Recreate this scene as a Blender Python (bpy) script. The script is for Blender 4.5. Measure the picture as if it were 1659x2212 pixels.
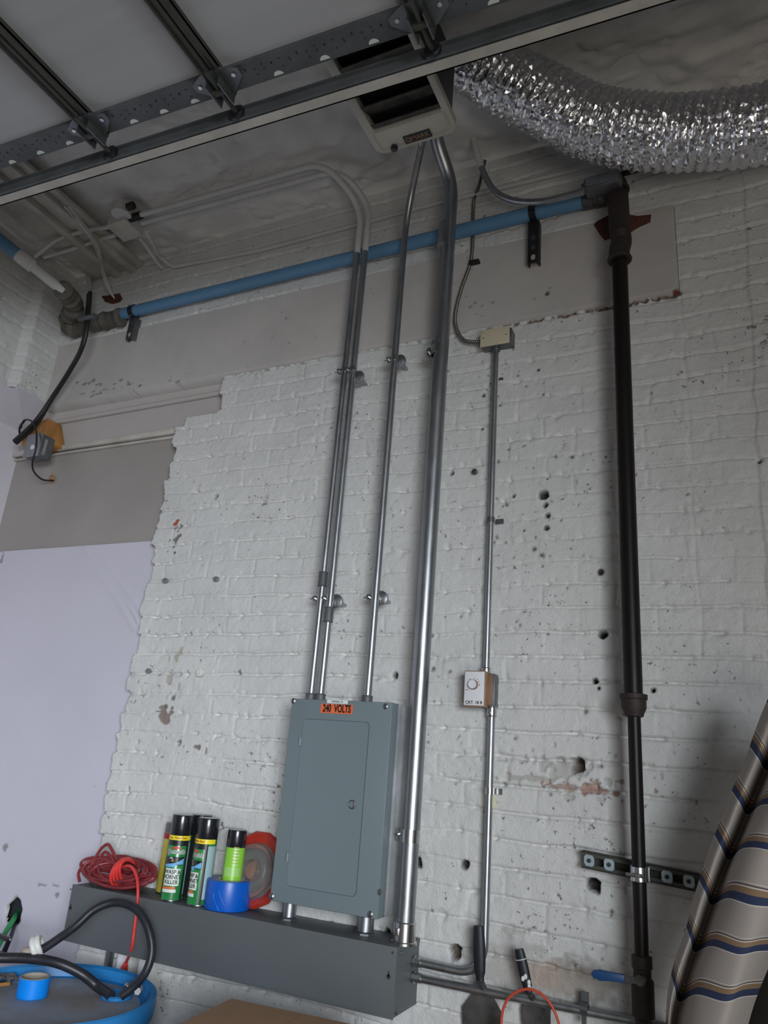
import bpy, math, random
import numpy as np
from mathutils import Vector, Matrix, noise as mnoise
random.seed(7)
for o in list(bpy.data.objects): bpy.data.objects.remove(o)
S = bpy.context.scene; COL = S.collection
# ------------------------------------------------------------------ camera
FPX, PX0, PY0 = 1597.0, 829.5, 1106.0
AX = Vector((0.90295785, 0.07146231, -0.42374550))   # world x seen in (right, up, forward)
AY = Vector((0.42303269, -0.32121929, 0.84726708))
AZ = Vector((0.07556757, 0.94430467, 0.32027837))
CAM = Vector((0.0, -2.2, 1.6))
cd = bpy.data.cameras.new('camera'); co = bpy.data.objects.new('camera', cd); COL.objects.link(co)
co.matrix_world = Matrix(((AX[0], AX[1], -AX[2], CAM[0]), (AY[0], AY[1], -AY[2], CAM[1]), (AZ[0], AZ[1], -AZ[2], CAM[2]), (0, 0, 0, 1)))
cd.sensor_fit = 'VERTICAL'; cd.sensor_height = 36.0; cd.sensor_width = 27.0; cd.lens = 36.0*FPX/2212.0
cd.clip_start = 0.05; S.camera = co
# ------------------------------------------------------------------ light
W = bpy.data.worlds.new('world'); S.world = W; W.use_nodes = True
W.node_tree.nodes['Background'].inputs[0].default_value = (1.0, 0.955, 0.90, 1)
W.node_tree.nodes['Background'].inputs[1].default_value = 0.105
def area(name, loc, target, sx, sy, power, col, spread=180):
    l = bpy.data.lights.new(name, 'AREA'); l.shape = 'RECTANGLE'; l.size = sx; l.size_y = sy; l.energy = power; l.color = col
    l.spread = math.radians(spread)
    o = bpy.data.objects.new(name, l); COL.objects.link(o); o.location = loc
    o.rotation_euler = (Vector(target)-Vector(loc)).to_track_quat('-Z', 'Y').to_euler(); return o
area('garage_opening_daylight', (1.5, -4.2, 1.9), (-3.0, 0.0, 1.05), 1.8, 1.3, 35, (0.86, 0.93, 1.0), 64)
area('added_ceiling_fill', (1.6, -3.6, 0.12), (-0.4, -0.3, 3.86), 2.2, 2.0, 24, (1.0, 0.94, 0.86), 110)  # unseen fill lamp added near the floor to brighten the ceiling
S.view_settings.view_transform = 'Standard'; S.view_settings.look = 'None'; S.view_settings.gamma = 1
S.view_settings.use_curve_mapping = False; S.view_settings.exposure = 0.0

# ------------------------------------------------------------------ helpers
def ray(px, py):
    d = Vector((px-PX0, PY0-py, FPX)); return Vector((d.dot(AX), d.dot(AY), d.dot(AZ)))
def PY(px, py, y):
    d = ray(px, py); return CAM + d*((y-CAM.y)/d.y)
def PX(px, py, x):
    d = ray(px, py); return CAM + d*((x-CAM.x)/d.x)
def PZ(px, py, z):
    d = ray(px, py); return CAM + d*((z-CAM.z)/d.z)
V = Vector
def mat(name, col, rough=0.5, metal=0.0, var=0.0, vscale=8.0, bump=0.0, bscale=60.0, col2=None, spec=None, clear=0.0, trans=0.0, tint=False, speck=0.0, rvar=0.0, stretch=None):
    m = bpy.data.materials.new(name); m.use_nodes = True; nt = m.node_tree; N = nt.nodes; L = nt.links
    b = N['Principled BSDF']; b.inputs['Roughness'].default_value = rough; b.inputs['Metallic'].default_value = metal
    b.inputs['Base Color'].default_value = (*col, 1)
    if spec is not None: b.inputs['Specular IOR Level'].default_value = spec
    if clear: b.inputs['Coat Weight'].default_value = clear; b.inputs['Coat Roughness'].default_value = 0.08
    if trans: b.inputs['Transmission Weight'].default_value = trans
    tc = N.new('ShaderNodeTexCoord'); src = tc.outputs['Object']
    if stretch:
        mp = N.new('ShaderNodeMapping'); mp.inputs['Scale'].default_value = stretch; L.new(src, mp.inputs[0]); src = mp.outputs[0]
    last = None
    if var or col2:
        n = N.new('ShaderNodeTexNoise'); n.inputs['Scale'].default_value = vscale; n.inputs['Detail'].default_value = 6; n.inputs['Roughness'].default_value = 0.6
        L.new(src, n.inputs['Vector'])
        r = N.new('ShaderNodeValToRGB'); r.color_ramp.elements[0].position = 0.35; r.color_ramp.elements[1].position = 0.65
        c2 = col2 if col2 else tuple(c*(1-var) for c in col)
        r.color_ramp.elements[0].color = (*c2, 1); r.color_ramp.elements[1].color = (*col, 1)
        L.new(n.outputs[0], r.inputs[0]); last = r.outputs[0]
        if rvar:
            mr = N.new('ShaderNodeMapRange'); mr.inputs['To Min'].default_value = rough-rvar; mr.inputs['To Max'].default_value = rough+rvar
            L.new(n.outputs[0], mr.inputs[0]); L.new(mr.outputs[0], b.inputs['Roughness'])
    if speck:
        n2 = N.new('ShaderNodeTexNoise'); n2.inputs['Scale'].default_value = 55; n2.inputs['Detail'].default_value = 4; n2.inputs['Roughness'].default_value = 0.7
        L.new(src, n2.inputs['Vector'])
        n3 = N.new('ShaderNodeTexNoise'); n3.inputs['Scale'].default_value = 3.0; n3.inputs['Detail'].default_value = 3; L.new(src, n3.inputs['Vector'])
        ad = N.new('ShaderNodeMath'); ad.operation = 'MULTIPLY_ADD'; ad.inputs[1].default_value = 0.35; L.new(n3.outputs[0], ad.inputs[0]); L.new(n2.outputs[0], ad.inputs[2])
        rr = N.new('ShaderNodeValToRGB'); rr.color_ramp.elements[0].position = 0.83; rr.color_ramp.elements[1].position = 0.87
        rr.color_ramp.elements[0].color = (0, 0, 0, 1); rr.color_ramp.elements[1].color = (speck, speck, speck, 1)
        L.new(ad.outputs[0], rr.inputs[0])
        mx = N.new('ShaderNodeMixRGB'); mx.inputs[2].default_value = (0.10, 0.085, 0.075, 1)
        if last: L.new(last, mx.inputs[1])
        else: mx.inputs[1].default_value = (*col, 1)
        L.new(rr.outputs[0], mx.inputs[0]); last = mx.outputs[0]
    if tint:
        at = N.new('ShaderNodeAttribute'); at.attribute_name = 'tint'
        mx = N.new('ShaderNodeMixRGB'); L.new(at.outputs['Alpha'], mx.inputs[0]); L.new(at.outputs['Color'], mx.inputs[2])
        if last: L.new(last, mx.inputs[1])
        else: mx.inputs[1].default_value = (*col, 1)
        last = mx.outputs[0]
    if last: L.new(last, b.inputs['Base Color'])
    if bump:
        n = N.new('ShaderNodeTexNoise'); n.inputs['Scale'].default_value = bscale; n.inputs['Detail'].default_value = 5; L.new(src, n.inputs['Vector'])
        bp = N.new('ShaderNodeBump'); bp.inputs['Strength'].default_value = bump; bp.inputs['Distance'].default_value = 0.004
        L.new(n.outputs[0], bp.inputs['Height']); L.new(bp.outputs[0], b.inputs['Normal'])
    return m

class MB:
    def __init__(s): s.v = []; s.f = []
    def add(s, vs, fs):
        k = len(s.v); s.v += [tuple(v) for v in vs]; s.f += [tuple(i+k for i in f) for f in fs]; return s
    def box(s, a, b, M=None):
        x0, y0, z0 = [min(p, q) for p, q in zip(a, b)]; x1, y1, z1 = [max(p, q) for p, q in zip(a, b)]
        vs = [V(p) for p in ((x0, y0, z0), (x1, y0, z0), (x1, y1, z0), (x0, y1, z0), (x0, y0, z1), (x1, y0, z1), (x1, y1, z1), (x0, y1, z1))]
        if M: vs = [M @ v for v in vs]
        return s.add(vs, [(0, 3, 2, 1), (4, 5, 6, 7), (0, 1, 5, 4), (1, 2, 6, 5), (2, 3, 7, 6), (3, 0, 4, 7)])
    def sweep(s, pts, r, seg=18, caps=True, sx=1.0):
        pts = [V(p) for p in pts]; n = len(pts); rf = r if callable(r) else (lambda t, i: r)
        T = []
        for i in range(n):
            a = pts[max(0, i-1)]; b = pts[min(n-1, i+1)]; t = (b-a); T.append(t.normalized() if t.length > 1e-9 else V((0, 0, 1)))
        up = V((0, 1, 0)) if abs(T[0].y) < 0.9 else V((1, 0, 0))
        u = (up - T[0]*up.dot(T[0])).normalized(); dist = 0; rings = []
        for i in range(n):
            if i: dist += (pts[i]-pts[i-1]).length
            u = (u - T[i]*u.dot(T[i])).normalized(); w = T[i].cross(u); R = rf(dist, i)
            rings.append([pts[i] + (u*math.cos(2*math.pi*k/seg)*sx + w*math.sin(2*math.pi*k/seg))*R for k in range(seg)])
        vs = [p for q in rings for p in q]; fs = []
        for i in range(n-1):
            for k in range(seg): fs.append((i*seg+k, i*seg+(k+1) % seg, (i+1)*seg+(k+1) % seg, (i+1)*seg+k))
        if caps: fs.append(tuple(range(seg-1, -1, -1))); fs.append(tuple((n-1)*seg+k for k in range(seg)))
        return s.add(vs, fs)
    def cyl(s, p0, p1, r, seg=24, r1=None):
        r1 = r if r1 is None else r1
        return s.sweep([p0, p1], lambda t, i: r if i == 0 else r1, seg)
    def lathe(s, base, axis, prof, seg=40, closed=False):
        base = V(base); axis = V(axis).normalized(); a = V((1, 0, 0)) if abs(axis.x) < 0.8 else V((0, 1, 0))
        u = (a-axis*a.dot(axis)).normalized(); w = axis.cross(u); vs = []; fs = []; n = len(prof)
        for (r, h) in prof:
            for k in range(seg):
                t = 2*math.pi*k/seg; vs.append(base+axis*h+(u*math.cos(t)+w*math.sin(t))*r)
        for i in range(n-1 if not closed else n):
            j = (i+1) % n
            for k in range(seg): fs.append((i*seg+k, i*seg+(k+1) % seg, j*seg+(k+1) % seg, j*seg+k))
        if not closed:
            fs.append(tuple(range(seg-1, -1, -1))); fs.append(tuple((n-1)*seg+k for k in range(seg)))
        return s.add(vs, fs)
    def prism(s, poly, fr, d0, d1):
        # poly list of 2D; fr = (origin, u, v, n)
        o, u, v, n = [V(q) for q in fr]; k = len(poly)
        vs = [o+u*a+v*b+n*d0 for a, b in poly]+[o+u*a+v*b+n*d1 for a, b in poly]
        fs = [tuple(range(k)), tuple(range(2*k-1, k-1, -1))]+[(i, (i+1) % k, (i+1) % k+k, i+k) for i in range(k)]
        return s.add(vs, fs)
    def torus(s, c, axis, R, r, seg=40, s2=12, a0=0, a1=2*math.pi):
        c = V(c); axis = V(axis).normalized(); a = V((1, 0, 0)) if abs(axis.x) < 0.8 else V((0, 0, 1))
        u = (a-axis*a.dot(axis)).normalized(); w = axis.cross(u)
        full = abs(a1-a0-2*math.pi) < 1e-6; vs = []; fs = []; n = seg if full else seg+1
        for i in range(n):
            t = a0+(a1-a0)*i/seg; d = u*math.cos(t)+w*math.sin(t)
            for k in range(s2):
                q = 2*math.pi*k/s2; vs.append(c+d*(R+r*math.cos(q))+axis*r*math.sin(q))
        for i in range(seg):
            j = (i+1) % n
            for k in range(s2): fs.append((i*s2+k, i*s2+(k+1) % s2, j*s2+(k+1) % s2, j*s2+k))
        return s.add(vs, fs)
    def ball(s, c, r, sc=(1, 1, 1), seg=16):
        c = V(c); prof = []; vs = []; fs = []; n = seg//2
        for i in range(n+1):
            th = math.pi*i/n
            for k in range(seg):
                ph = 2*math.pi*k/seg; vs.append((c.x+r*sc[0]*math.sin(th)*math.cos(ph), c.y+r*sc[1]*math.sin(th)*math.sin(ph), c.z+r*sc[2]*math.cos(th)))
        for i in range(n):
            for k in range(seg): fs.append((i*seg+k, (i+1)*seg+k, (i+1)*seg+(k+1) % seg, i*seg+(k+1) % seg))
        return s.add(vs, fs)
    def build(s, name, m, parent=None, smooth=35, bevel=0.0, bseg=2):
        me = bpy.data.meshes.new(name); me.from_pydata(s.v, [], s.f); me.update()
        import bmesh
        bm = bmesh.new(); bm.from_mesh(me); bmesh.ops.remove_doubles(bm, verts=bm.verts, dist=1e-6); bmesh.ops.recalc_face_normals(bm, faces=bm.faces)
        if bevel:
            ed = [e for e in bm.edges if len(e.link_faces) == 2 and e.calc_face_angle(0) > 0.7]
            bmesh.ops.bevel(bm, geom=ed, offset=bevel, segments=bseg, affect='EDGES', profile=0.5)
        bm.to_mesh(me); bm.free()
        if smooth: me.shade_smooth(); me.set_sharp_from_angle(angle=math.radians(smooth))
        o = bpy.data.objects.new(name, me); me.materials.append(m); COL.objects.link(o)
        if parent: o.parent = parent; o.matrix_parent_inverse = Matrix.Translation(-parent.location)
        return o
def part(o, root):
    o.parent = root; o.matrix_parent_inverse = root.matrix_basis.inverted(); return o
def thing(name, label, cat, loc=(0, 0, 0), group=None):
    o = bpy.data.objects.new(name, None); COL.objects.link(o); o.location = loc; o.empty_display_size = 0.02
    return tag(o, label, cat, group)
def tag(o, label, cat, group=None):
    o['label'] = label; o['category'] = cat
    if group: o['group'] = group
    return o
def struct(o): o['kind'] = 'structure'; return o

def fillet(pts, rad, n=10):
    pts = [V(p) for p in pts]; rs = rad if isinstance(rad, (list, tuple)) else [rad]*(len(pts)-2); out = [pts[0]]
    for i in range(1, len(pts)-1):
        a = (pts[i-1]-pts[i]); b = (pts[i+1]-pts[i]); la, lb = a.length, b.length; a.normalize(); b.normalize()
        ang = a.angle(b); r = rs[i-1]
        if ang > 3.1 or r <= 0: out.append(pts[i]); continue
        t = min(r/math.tan(ang/2), la*0.48, lb*0.48)
        p0 = pts[i]+a*t; p1 = pts[i]+b*t
        for k in range(n+1):
            q = k/n; out.append(p0*(1-q)**2+pts[i]*2*q*(1-q)+p1*q*q)
    out.append(pts[-1]); return out
def spline(pts, n=10):
    pts = [V(p) for p in pts]; P = [pts[0]*2-pts[1]]+pts+[pts[-1]*2-pts[-2]]; out = []
    for i in range(1, len(P)-2):
        for k in range(n):
            t = k/n; a, b, c, d = P[i-1], P[i], P[i+1], P[i+2]
            out.append(0.5*((2*b)+(c-a)*t+(2*a-5*b+4*c-d)*t*t+(3*b-a-3*c+d)*t**3))
    out.append(pts[-1]); return out
def resample(pts, step):
    out = [pts[0]]; acc = 0
    for i in range(1, len(pts)):
        a, b = pts[i-1], pts[i]; L = (b-a).length; d = step-acc
        while d <= L:
            out.append(a.lerp(b, d/L)); d += step
        acc = (acc+L) % step if L else acc
    return out
DG = None
def text(name, body, size, m, parent, origin, u=(1, 0, 0), v=(0, 0, 1), sx=1.0, bold=0.0, depth=0.0006, bend=None, align='CENTER', shear=0.0):
    """lettering; bend=(centre, radius, angle0) wraps it round an upright cylinder"""
    c = bpy.data.curves.new(name, 'FONT'); c.body = body; c.size = size; c.align_x = align; c.align_y = 'CENTER'; c.offset = bold; c.extrude = depth/2; c.shear = shear
    t = bpy.data.objects.new(name, c); COL.objects.link(t)
    bpy.context.view_layer.update()
    me = bpy.data.meshes.new_from_object(t.evaluated_get(bpy.context.evaluated_depsgraph_get())); bpy.data.objects.remove(t)
    u = V(u).normalized(); v = V(v).normalized(); n = u.cross(v)
    for q in me.vertices:
        x, y, z = q.co.x*sx, q.co.y, q.co.z+depth/2
        if bend:
            ce, R, a0 = bend; a = a0+x/R; q.co = V((ce[0]+math.cos(a)*(R+z), ce[1]+math.sin(a)*(R+z), ce[2]+y))
        else: q.co = V(origin)+u*x+v*y+n*z
    me.materials.clear(); me.materials.append(m)
    o = bpy.data.objects.new(name, me); COL.objects.link(o)
    if parent: o.parent = parent; o.matrix_parent_inverse = Matrix.Translation(-parent.location)
    return o

# ------------------------------------------------------------------ materials
M = {}
M['brick'] = mat('painted_brick', (0.66, 0.655, 0.635), 0.55, var=0.10, vscale=5, bump=0.55, bscale=170, tint=True, speck=0.8)
M['lintel'] = mat('painted_concrete', (0.53, 0.50, 0.475), 0.6, var=0.10, vscale=4, bump=0.25, bscale=240, tint=True)
M['alcove_dark'] = mat('brown_grey_board', (0.36, 0.325, 0.305), 0.55, var=0.13, vscale=2.0, bump=0.08, bscale=60)
M['alcove_mid'] = mat('warm_grey_plaster', (0.50, 0.465, 0.44), 0.6, var=0.08, vscale=3.0, bump=0.15, bscale=90)
M['alcove_skytint'] = mat('white_board_skylight_tint', (0.60, 0.575, 0.65), 0.5, var=0.05, vscale=1.8, bump=0.12, bscale=40, tint=True)  # lilac cast of the sky light is put into the board's colour
M['plain_skytint'] = mat('white_paint_skylight_tint', (0.66, 0.63, 0.68), 0.5, var=0.05, vscale=1.8, bump=0.1, bscale=40)  # left wall white, with the same skylight tint mixed into its base colour
M['foam'] = mat('ceiling_foam_paint', (0.74, 0.725, 0.70), 0.75, var=0.12, vscale=6, bump=0.5, bscale=90)
M['beige_paint'] = mat('painted_steel_cream', (0.56, 0.53, 0.47), 0.5, var=0.25, vscale=9, bump=0.1)
M['galv'] = mat('galvanised_steel', (0.43, 0.45, 0.47), 0.38, 1.0, var=0.16, vscale=40, bump=0.06, bscale=120, rvar=0.08, stretch=(1, 1, 0.25))
M['galv_dark'] = mat('dull_dark_galvanised_steel', (0.20, 0.21, 0.22), 0.42, 0.8, var=0.3, vscale=14, bump=0.1)
M['blue_steel'] = mat('blue_grey_galvanised_rail', (0.125, 0.135, 0.14), 0.55, 0.3, var=0.3, vscale=11, bump=0.08)
M['black_steel'] = mat('black_brown_steel', (0.035, 0.032, 0.032), 0.5, 0.5, var=0.4, vscale=20)
M['zinc'] = mat('bright_zinc', (0.62, 0.63, 0.64), 0.25, 1.0, var=0.15, vscale=30)
M['conduit_paint'] = mat('painted_conduit_white', (0.58, 0.575, 0.56), 0.5, var=0.12, vscale=12)
M['panel'] = mat('blue_grey_enamel', (0.175, 0.222, 0.235), 0.42, 0.0, var=0.05, vscale=3, bump=0.08, bscale=450)
M['panel_body'] = mat('panel_box_grey_paint_white_splash', (0.42, 0.42, 0.44), 0.45, 0.0, col2=(0.20, 0.21, 0.22), vscale=5)
M['trough'] = mat('grey_enamel', (0.105, 0.117, 0.122), 0.5, 0.0, var=0.10, vscale=2.5, bump=0.08, bscale=300)
M['gap'] = mat('dark_gap', (0.03, 0.035, 0.04), 0.7)
M['orange'] = mat('orange_sticker', (0.80, 0.15, 0.05), 0.5, var=0.06)
M['ink'] = mat('black_ink', (0.008, 0.008, 0.008), 0.5)
M['white_label'] = mat('white_sticker', (0.72, 0.72, 0.70), 0.45)
M['white_plastic'] = mat('off_white_plastic', (0.70, 0.70, 0.66), 0.4, var=0.08)
M['knob_white'] = mat('thermostat_white', (0.75, 0.75, 0.78), 0.35)
M['tan'] = mat('tan_plastic', (0.30, 0.17, 0.09), 0.4, var=0.1)
M['cream'] = mat('cream_cover_plate', (0.60, 0.53, 0.38), 0.45, var=0.08)
M['black_pipe'] = mat('black_iron_pipe', (0.006, 0.005, 0.005), 0.42, 0.0, spec=0.25, col2=(0.011, 0.008, 0.007), vscale=9, bump=0.08, rvar=0.1, stretch=(1, 1, 0.3))
M['rust_iron'] = mat('rusty_black_iron', (0.016, 0.013, 0.012), 0.65, 0.0, col2=(0.034, 0.019, 0.014), vscale=22, bump=0.3)
M['blue_pipe'] = mat('light_blue_pipe', (0.11, 0.25, 0.41), 0.45, var=0.12, vscale=5)
M['wrap'] = mat('grey_brown_tape_wrap', (0.14, 0.13, 0.105), 0.7, var=0.4, vscale=18, bump=0.7, bscale=80)
M['plastic_black'] = mat('black_plastic', (0.012, 0.012, 0.016), 0.25, clear=0.3)
M['rubber'] = mat('black_rubber_hose', (0.022, 0.022, 0.030), 0.42, var=0.35, vscale=30, bump=0.12)
M['cable'] = mat('black_cable', (0.012, 0.012, 0.013), 0.45)
M['blue_drum'] = mat('blue_drum_plastic', (0.02, 0.22, 0.55), 0.4, var=0.10, vscale=6)
M['drum_dust'] = mat('dusty_blue_drum_top', (0.27, 0.33, 0.42), 0.75, col2=(0.24, 0.225, 0.21), vscale=5, bump=0.3, bscale=50, speck=0.3)
M['tape_blue'] = mat('blue_tape', (0.0, 0.10, 0.52), 0.35, var=0.05)
M['tape_bright'] = mat('bright_blue_tape', (0.0, 0.25, 0.86), 0.4, var=0.04)
M['card'] = mat('brown_cardboard', (0.33, 0.19, 0.105), 0.75, var=0.10, vscale=12, bump=0.05)
M['cardcore'] = mat('grey_brown_cardboard_core', (0.40, 0.34, 0.28), 0.8, var=0.15)
M['red_cord'] = mat('faded_red_cord', (0.25, 0.032, 0.038), 0.5, var=0.45, vscale=15)
M['red_bright'] = mat('bright_red_plastic', (0.72, 0.045, 0.04), 0.4)
M['red_disc'] = mat('dark_red_plastic', (0.42, 0.035, 0.02), 0.3, var=0.2, vscale=6)
M['clear'] = mat('clear_blister_plastic', (0.9, 0.88, 0.85), 0.12, trans=0.9)
M['greyplastic'] = mat('grey_plastic', (0.13, 0.12, 0.12), 0.3)
M['can_green'] = mat('green_can_print', (0.015, 0.17, 0.045), 0.3, col2=(0.03, 0.28, 0.07), vscale=14, clear=0.3)
M['can_dark'] = mat('near_black_can_print', (0.012, 0.02, 0.018), 0.3, clear=0.3)
M['can_lime'] = mat('lime_green_can_print', (0.27, 0.62, 0.05), 0.35, var=0.12, vscale=10)
M['can_yellow'] = mat('yellow_can_print', (0.55, 0.47, 0.06), 0.4, var=0.25, vscale=14)
M['yellow'] = mat('yellow_band', (0.88, 0.72, 0.02), 0.4)
M['skyblue'] = mat('pale_blue_print', (0.16, 0.45, 0.75), 0.4)
M['mint'] = mat('pale_blue_grey_print', (0.36, 0.50, 0.52), 0.4)
M['deepred'] = mat('dark_red_print', (0.35, 0.02, 0.03), 0.4)
M['trim_white'] = mat('near_white_print', (0.72, 0.76, 0.70), 0.4)
M['iron_blade'] = mat('tarnished_steel_blade', (0.16, 0.155, 0.15), 0.5, 0.7, col2=(0.06, 0.058, 0.055), vscale=14, bump=0.1)
M['handle_navy'] = mat('black_handle', (0.010, 0.013, 0.020), 0.5)
M['valve_blue'] = mat('blue_vinyl_handle', (0.01, 0.055, 0.16), 0.45)
M['orange_cord'] = mat('red_orange_wire', (0.55, 0.07, 0.03), 0.5)
M['strut'] = mat('olive_grey_strut', (0.085, 0.088, 0.072), 0.5, 0.4, var=0.3, vscale=15)
M['washer'] = mat('pale_blue_zinc_washer', (0.45, 0.55, 0.60), 0.4, 0.5)
M['heater'] = mat('cream_heater_enamel', (0.50, 0.48, 0.42), 0.4, var=0.15, vscale=7)
M['heater_dark'] = mat('dark_heater_louver', (0.012, 0.011, 0.011), 0.45, var=0.3)
M['louver'] = mat('smoky_grey_louver', (0.09, 0.085, 0.075), 0.35, var=0.7, vscale=18)
M['brass'] = mat('tarnished_copper_print', (0.26, 0.15, 0.09), 0.4, 0.4)
M['foil'] = mat('crinkled_foil', (0.84, 0.84, 0.86), 0.27, 1.0, bump=0.5, bscale=30)
M['door_skin'] = mat('white_door_panel_skin', (0.46, 0.465, 0.47), 0.6, var=0.10, vscale=3, bump=0.05, stretch=(0.3, 4, 1))
M['wood'] = mat('orange_wood', (0.45, 0.21, 0.05), 0.6, col2=(0.30, 0.13, 0.04), vscale=5, stretch=(8, 8, 1))
M['brick_red'] = mat('broken_red_brick', (0.11, 0.036, 0.024), 0.9, var=0.5, vscale=30, bump=0.8, bscale=60)
M['green_hose'] = mat('green_cable', (0.02, 0.30, 0.09), 0.45)
M['cement'] = mat('floor_cement', (0.13, 0.125, 0.12), 0.8, var=0.25, vscale=2.5, bump=0.2)
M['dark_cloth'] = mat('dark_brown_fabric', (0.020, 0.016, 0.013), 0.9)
M['armor'] = mat('armoured_cable_steel', (0.17, 0.16, 0.14), 0.4, 0.8)
M['wallbolt'] = mat('grey_anchor_bolt', (0.26, 0.28, 0.28), 0.4, 0.6)

# ------------------------------------------------------------------ noise
class VN:
    def __init__(s, seed):
        s.g = np.random.RandomState(seed).rand(256, 256).astype(np.float32)
    def __call__(s, x, y):
        xi = np.floor(x).astype(int); yi = np.floor(y).astype(int); fx = x-xi; fy = y-yi
        fx = fx*fx*(3-2*fx); fy = fy*fy*(3-2*fy); g = s.g
        a = g[xi % 256, yi % 256]; b = g[(xi+1) % 256, yi % 256]; c = g[xi % 256, (yi+1) % 256]; d = g[(xi+1) % 256, (yi+1) % 256]
        return (a*(1-fx)+b*fx)*(1-fy)+(c*(1-fx)+d*fx)*fy
n1, n2, n3, n4, n5, n6, n7 = [VN(i) for i in range(1, 8)]
BR = np.random.RandomState(5).rand(97, 89)
def hashv(r, c, k=0): return BR[(r*7+k*13) % 97, (c*5+r*3+k*29) % 89]
def brick_height(x, z, H=0.0725, Z0=2.002, BL=0.215):
    """outward relief in metres of thickly painted brickwork"""
    wob = (n1(x*2.2+9, z*2.2)-.5)*0.022+(n2(x*9, z*9+4)-.5)*0.010
    zz = (z+wob-Z0)/H; row = np.floor(zz).astype(int); fz = zz-row
    off = np.where(row % 2 == 0, 0.0, 0.5)+0.12*(hashv(row, row*0)-.5)
    xx = (x+(n3(x*6+3, z*6)-.5)*0.02)/BL+off; colm = np.floor(xx).astype(int); fx = xx-colm
    dz = np.minimum(fz, 1-fz)*H; dx = np.minimum(fx, 1-fx)*BL
    sj = np.clip(1.8*n4(x*5, z*3+20)-0.1, 0.35, 1.3); sv = np.clip(1.8*n5(x*3, z*7)-0.55, 0.0, 1.0)
    h = (hashv(row, colm)-.5)*0.0030
    h = h-0.0088*sj*np.exp(-(dz/0.0038)**2)-0.0030*sv*np.exp(-(dx/0.005)**2)
    h = h+0.0012*sj*np.exp(-((fz*H-0.009)/0.006)**2)
    h = h+(n6(x*30, z*38)-.5)*0.0014+(n2(x*75, z*85)-.5)*0.0013+(n1(x*140, z*140)-.5)*0.0004+(n3(x*4, z*4)-.5)*0.005
    # raised paint drips and pits that follow the joints
    d = n4(x*48+5, z*60); jm = np.exp(-(dz/0.013)**2)
    h = h-np.clip(d-0.70, 0, 1)*0.030*(0.10+jm)+np.clip(0.28-d, 0, 1)*0.012*(0.12+jm)
    return h
def grid_obj(name, X, Yf, Z, keep, m, tint=None):
    """X,Z 2-D coordinate arrays; Yf depth array"""
    a, b = X.shape; me = bpy.data.meshes.new(name)
    co_ = np.stack([X, Yf, Z], -1).reshape(-1, 3).astype(np.float32)
    idx = np.arange(a*b).reshape(a, b)
    q = np.stack([idx[:-1, :-1], idx[1:, :-1], idx[1:, 1:], idx[:-1, 1:]], -1)
    if keep is not None: q = q[keep[:-1, :-1] & keep[1:, 1:] & keep[1:, :-1] & keep[:-1, 1:]]
    q = q.reshape(-1, 4); nf = len(q)
    me.vertices.add(a*b); me.vertices.foreach_set('co', co_.ravel())
    me.loops.add(nf*4); me.loops.foreach_set('vertex_index', q.ravel().astype(np.int32))
    me.polygons.add(nf); me.polygons.foreach_set('loop_start', (np.arange(nf)*4).astype(np.int32))
    me.polygons.foreach_set('loop_total', np.full(nf, 4, np.int32)); me.update(calc_edges=True); me.shade_smooth()
    if tint is not None:
        at = me.attributes.new('tint', 'FLOAT_COLOR', 'POINT'); at.data.foreach_set('color', tint.reshape(-1, 4).astype(np.float32).ravel())
    import bmesh
    if keep is not None:
        bm = bmesh.new(); bm.from_mesh(me); bmesh.ops.delete(bm, geom=[v for v in bm.verts if not v.link_faces], context='VERTS'); bm.to_mesh(me); bm.free()
    me.materials.append(m); o = bpy.data.objects.new(name, me); COL.objects.link(o); return o

# ------------------------------------------------------------------ structure: the back wall of painted brick
st = 0.004
xs = np.arange(-2.99, 0.62, st); zs = np.arange(0.80, 3.861, st); X, Z = np.meshgrid(xs, zs, indexing='ij')
h = brick_height(X, Z)
# edge of the brick at the blocked doorway: toothed, one step back near the top
rowi = np.floor((Z-2.002)/0.0725).astype(int)
xl = np.where(Z > 2.935, -1.906, np.where(Z > 2.893, -2.072, -2.128))+(hashv(rowi, rowi*0, 3)-.5)*0.030+(n2(Z*40, Z*0+3)-.5)*0.020
lz0, lz1 = 3.107, 3.452
brickm = (X >= xl) | (Z > lz1)
inl = (Z > lz0) & (Z <= lz1) & (X < -0.098)
Yb = -h-0.006
# thin pilaster step at the right and faint second joint
Yb = Yb-0.005*np.clip((X-(0.081+0.034*(Z-2.477)/1.087)-(n1(Z*14, Z*0)-.5)*0.012)/0.004, 0, 1)
seam = np.exp(-((X+0.098+(n2(Z*16, Z*0+7)-.5)*0.012)/0.004)**2)*(Z < 3.2)*(Z > 1.9); Yb = Yb+0.0025*seam*np.clip(2*n3(Z*11, Z*0+1), 0, 1)
Yb = np.where(inl, 0.012, Yb)
edge = (~brickm) & (X > xl-0.012) & (Z <= lz0)
Yb = np.where(edge, 0.075, Yb)
keep = brickm | edge
tint = np.zeros(X.shape+(4,), np.float32)
def blob(px, py, r, depth=0.0, col=(0.03, 0.022, 0.02), jag=0.35, sz=1.0, alpha=1.0, y=0.0, soft=0.004):
    global Yb
    p = PY(px, py, y); dx = X-p.x; dz = (Z-p.z)/sz; d = np.sqrt(dx*dx+dz*dz)*(1+jag*(n5(X*60+px, Z*60)-.5)*2)
    w = np.clip((r-d)/soft+0.5, 0, 1); Yb = Yb+depth*w
    a = w*alpha; old = tint[..., 3:4]
    c = np.array(col, np.float32); k = a[..., None]
    tint[..., :3] = tint[..., :3]*(1-k)+c*k; tint[..., 3:4] = np.maximum(old, k)
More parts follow.
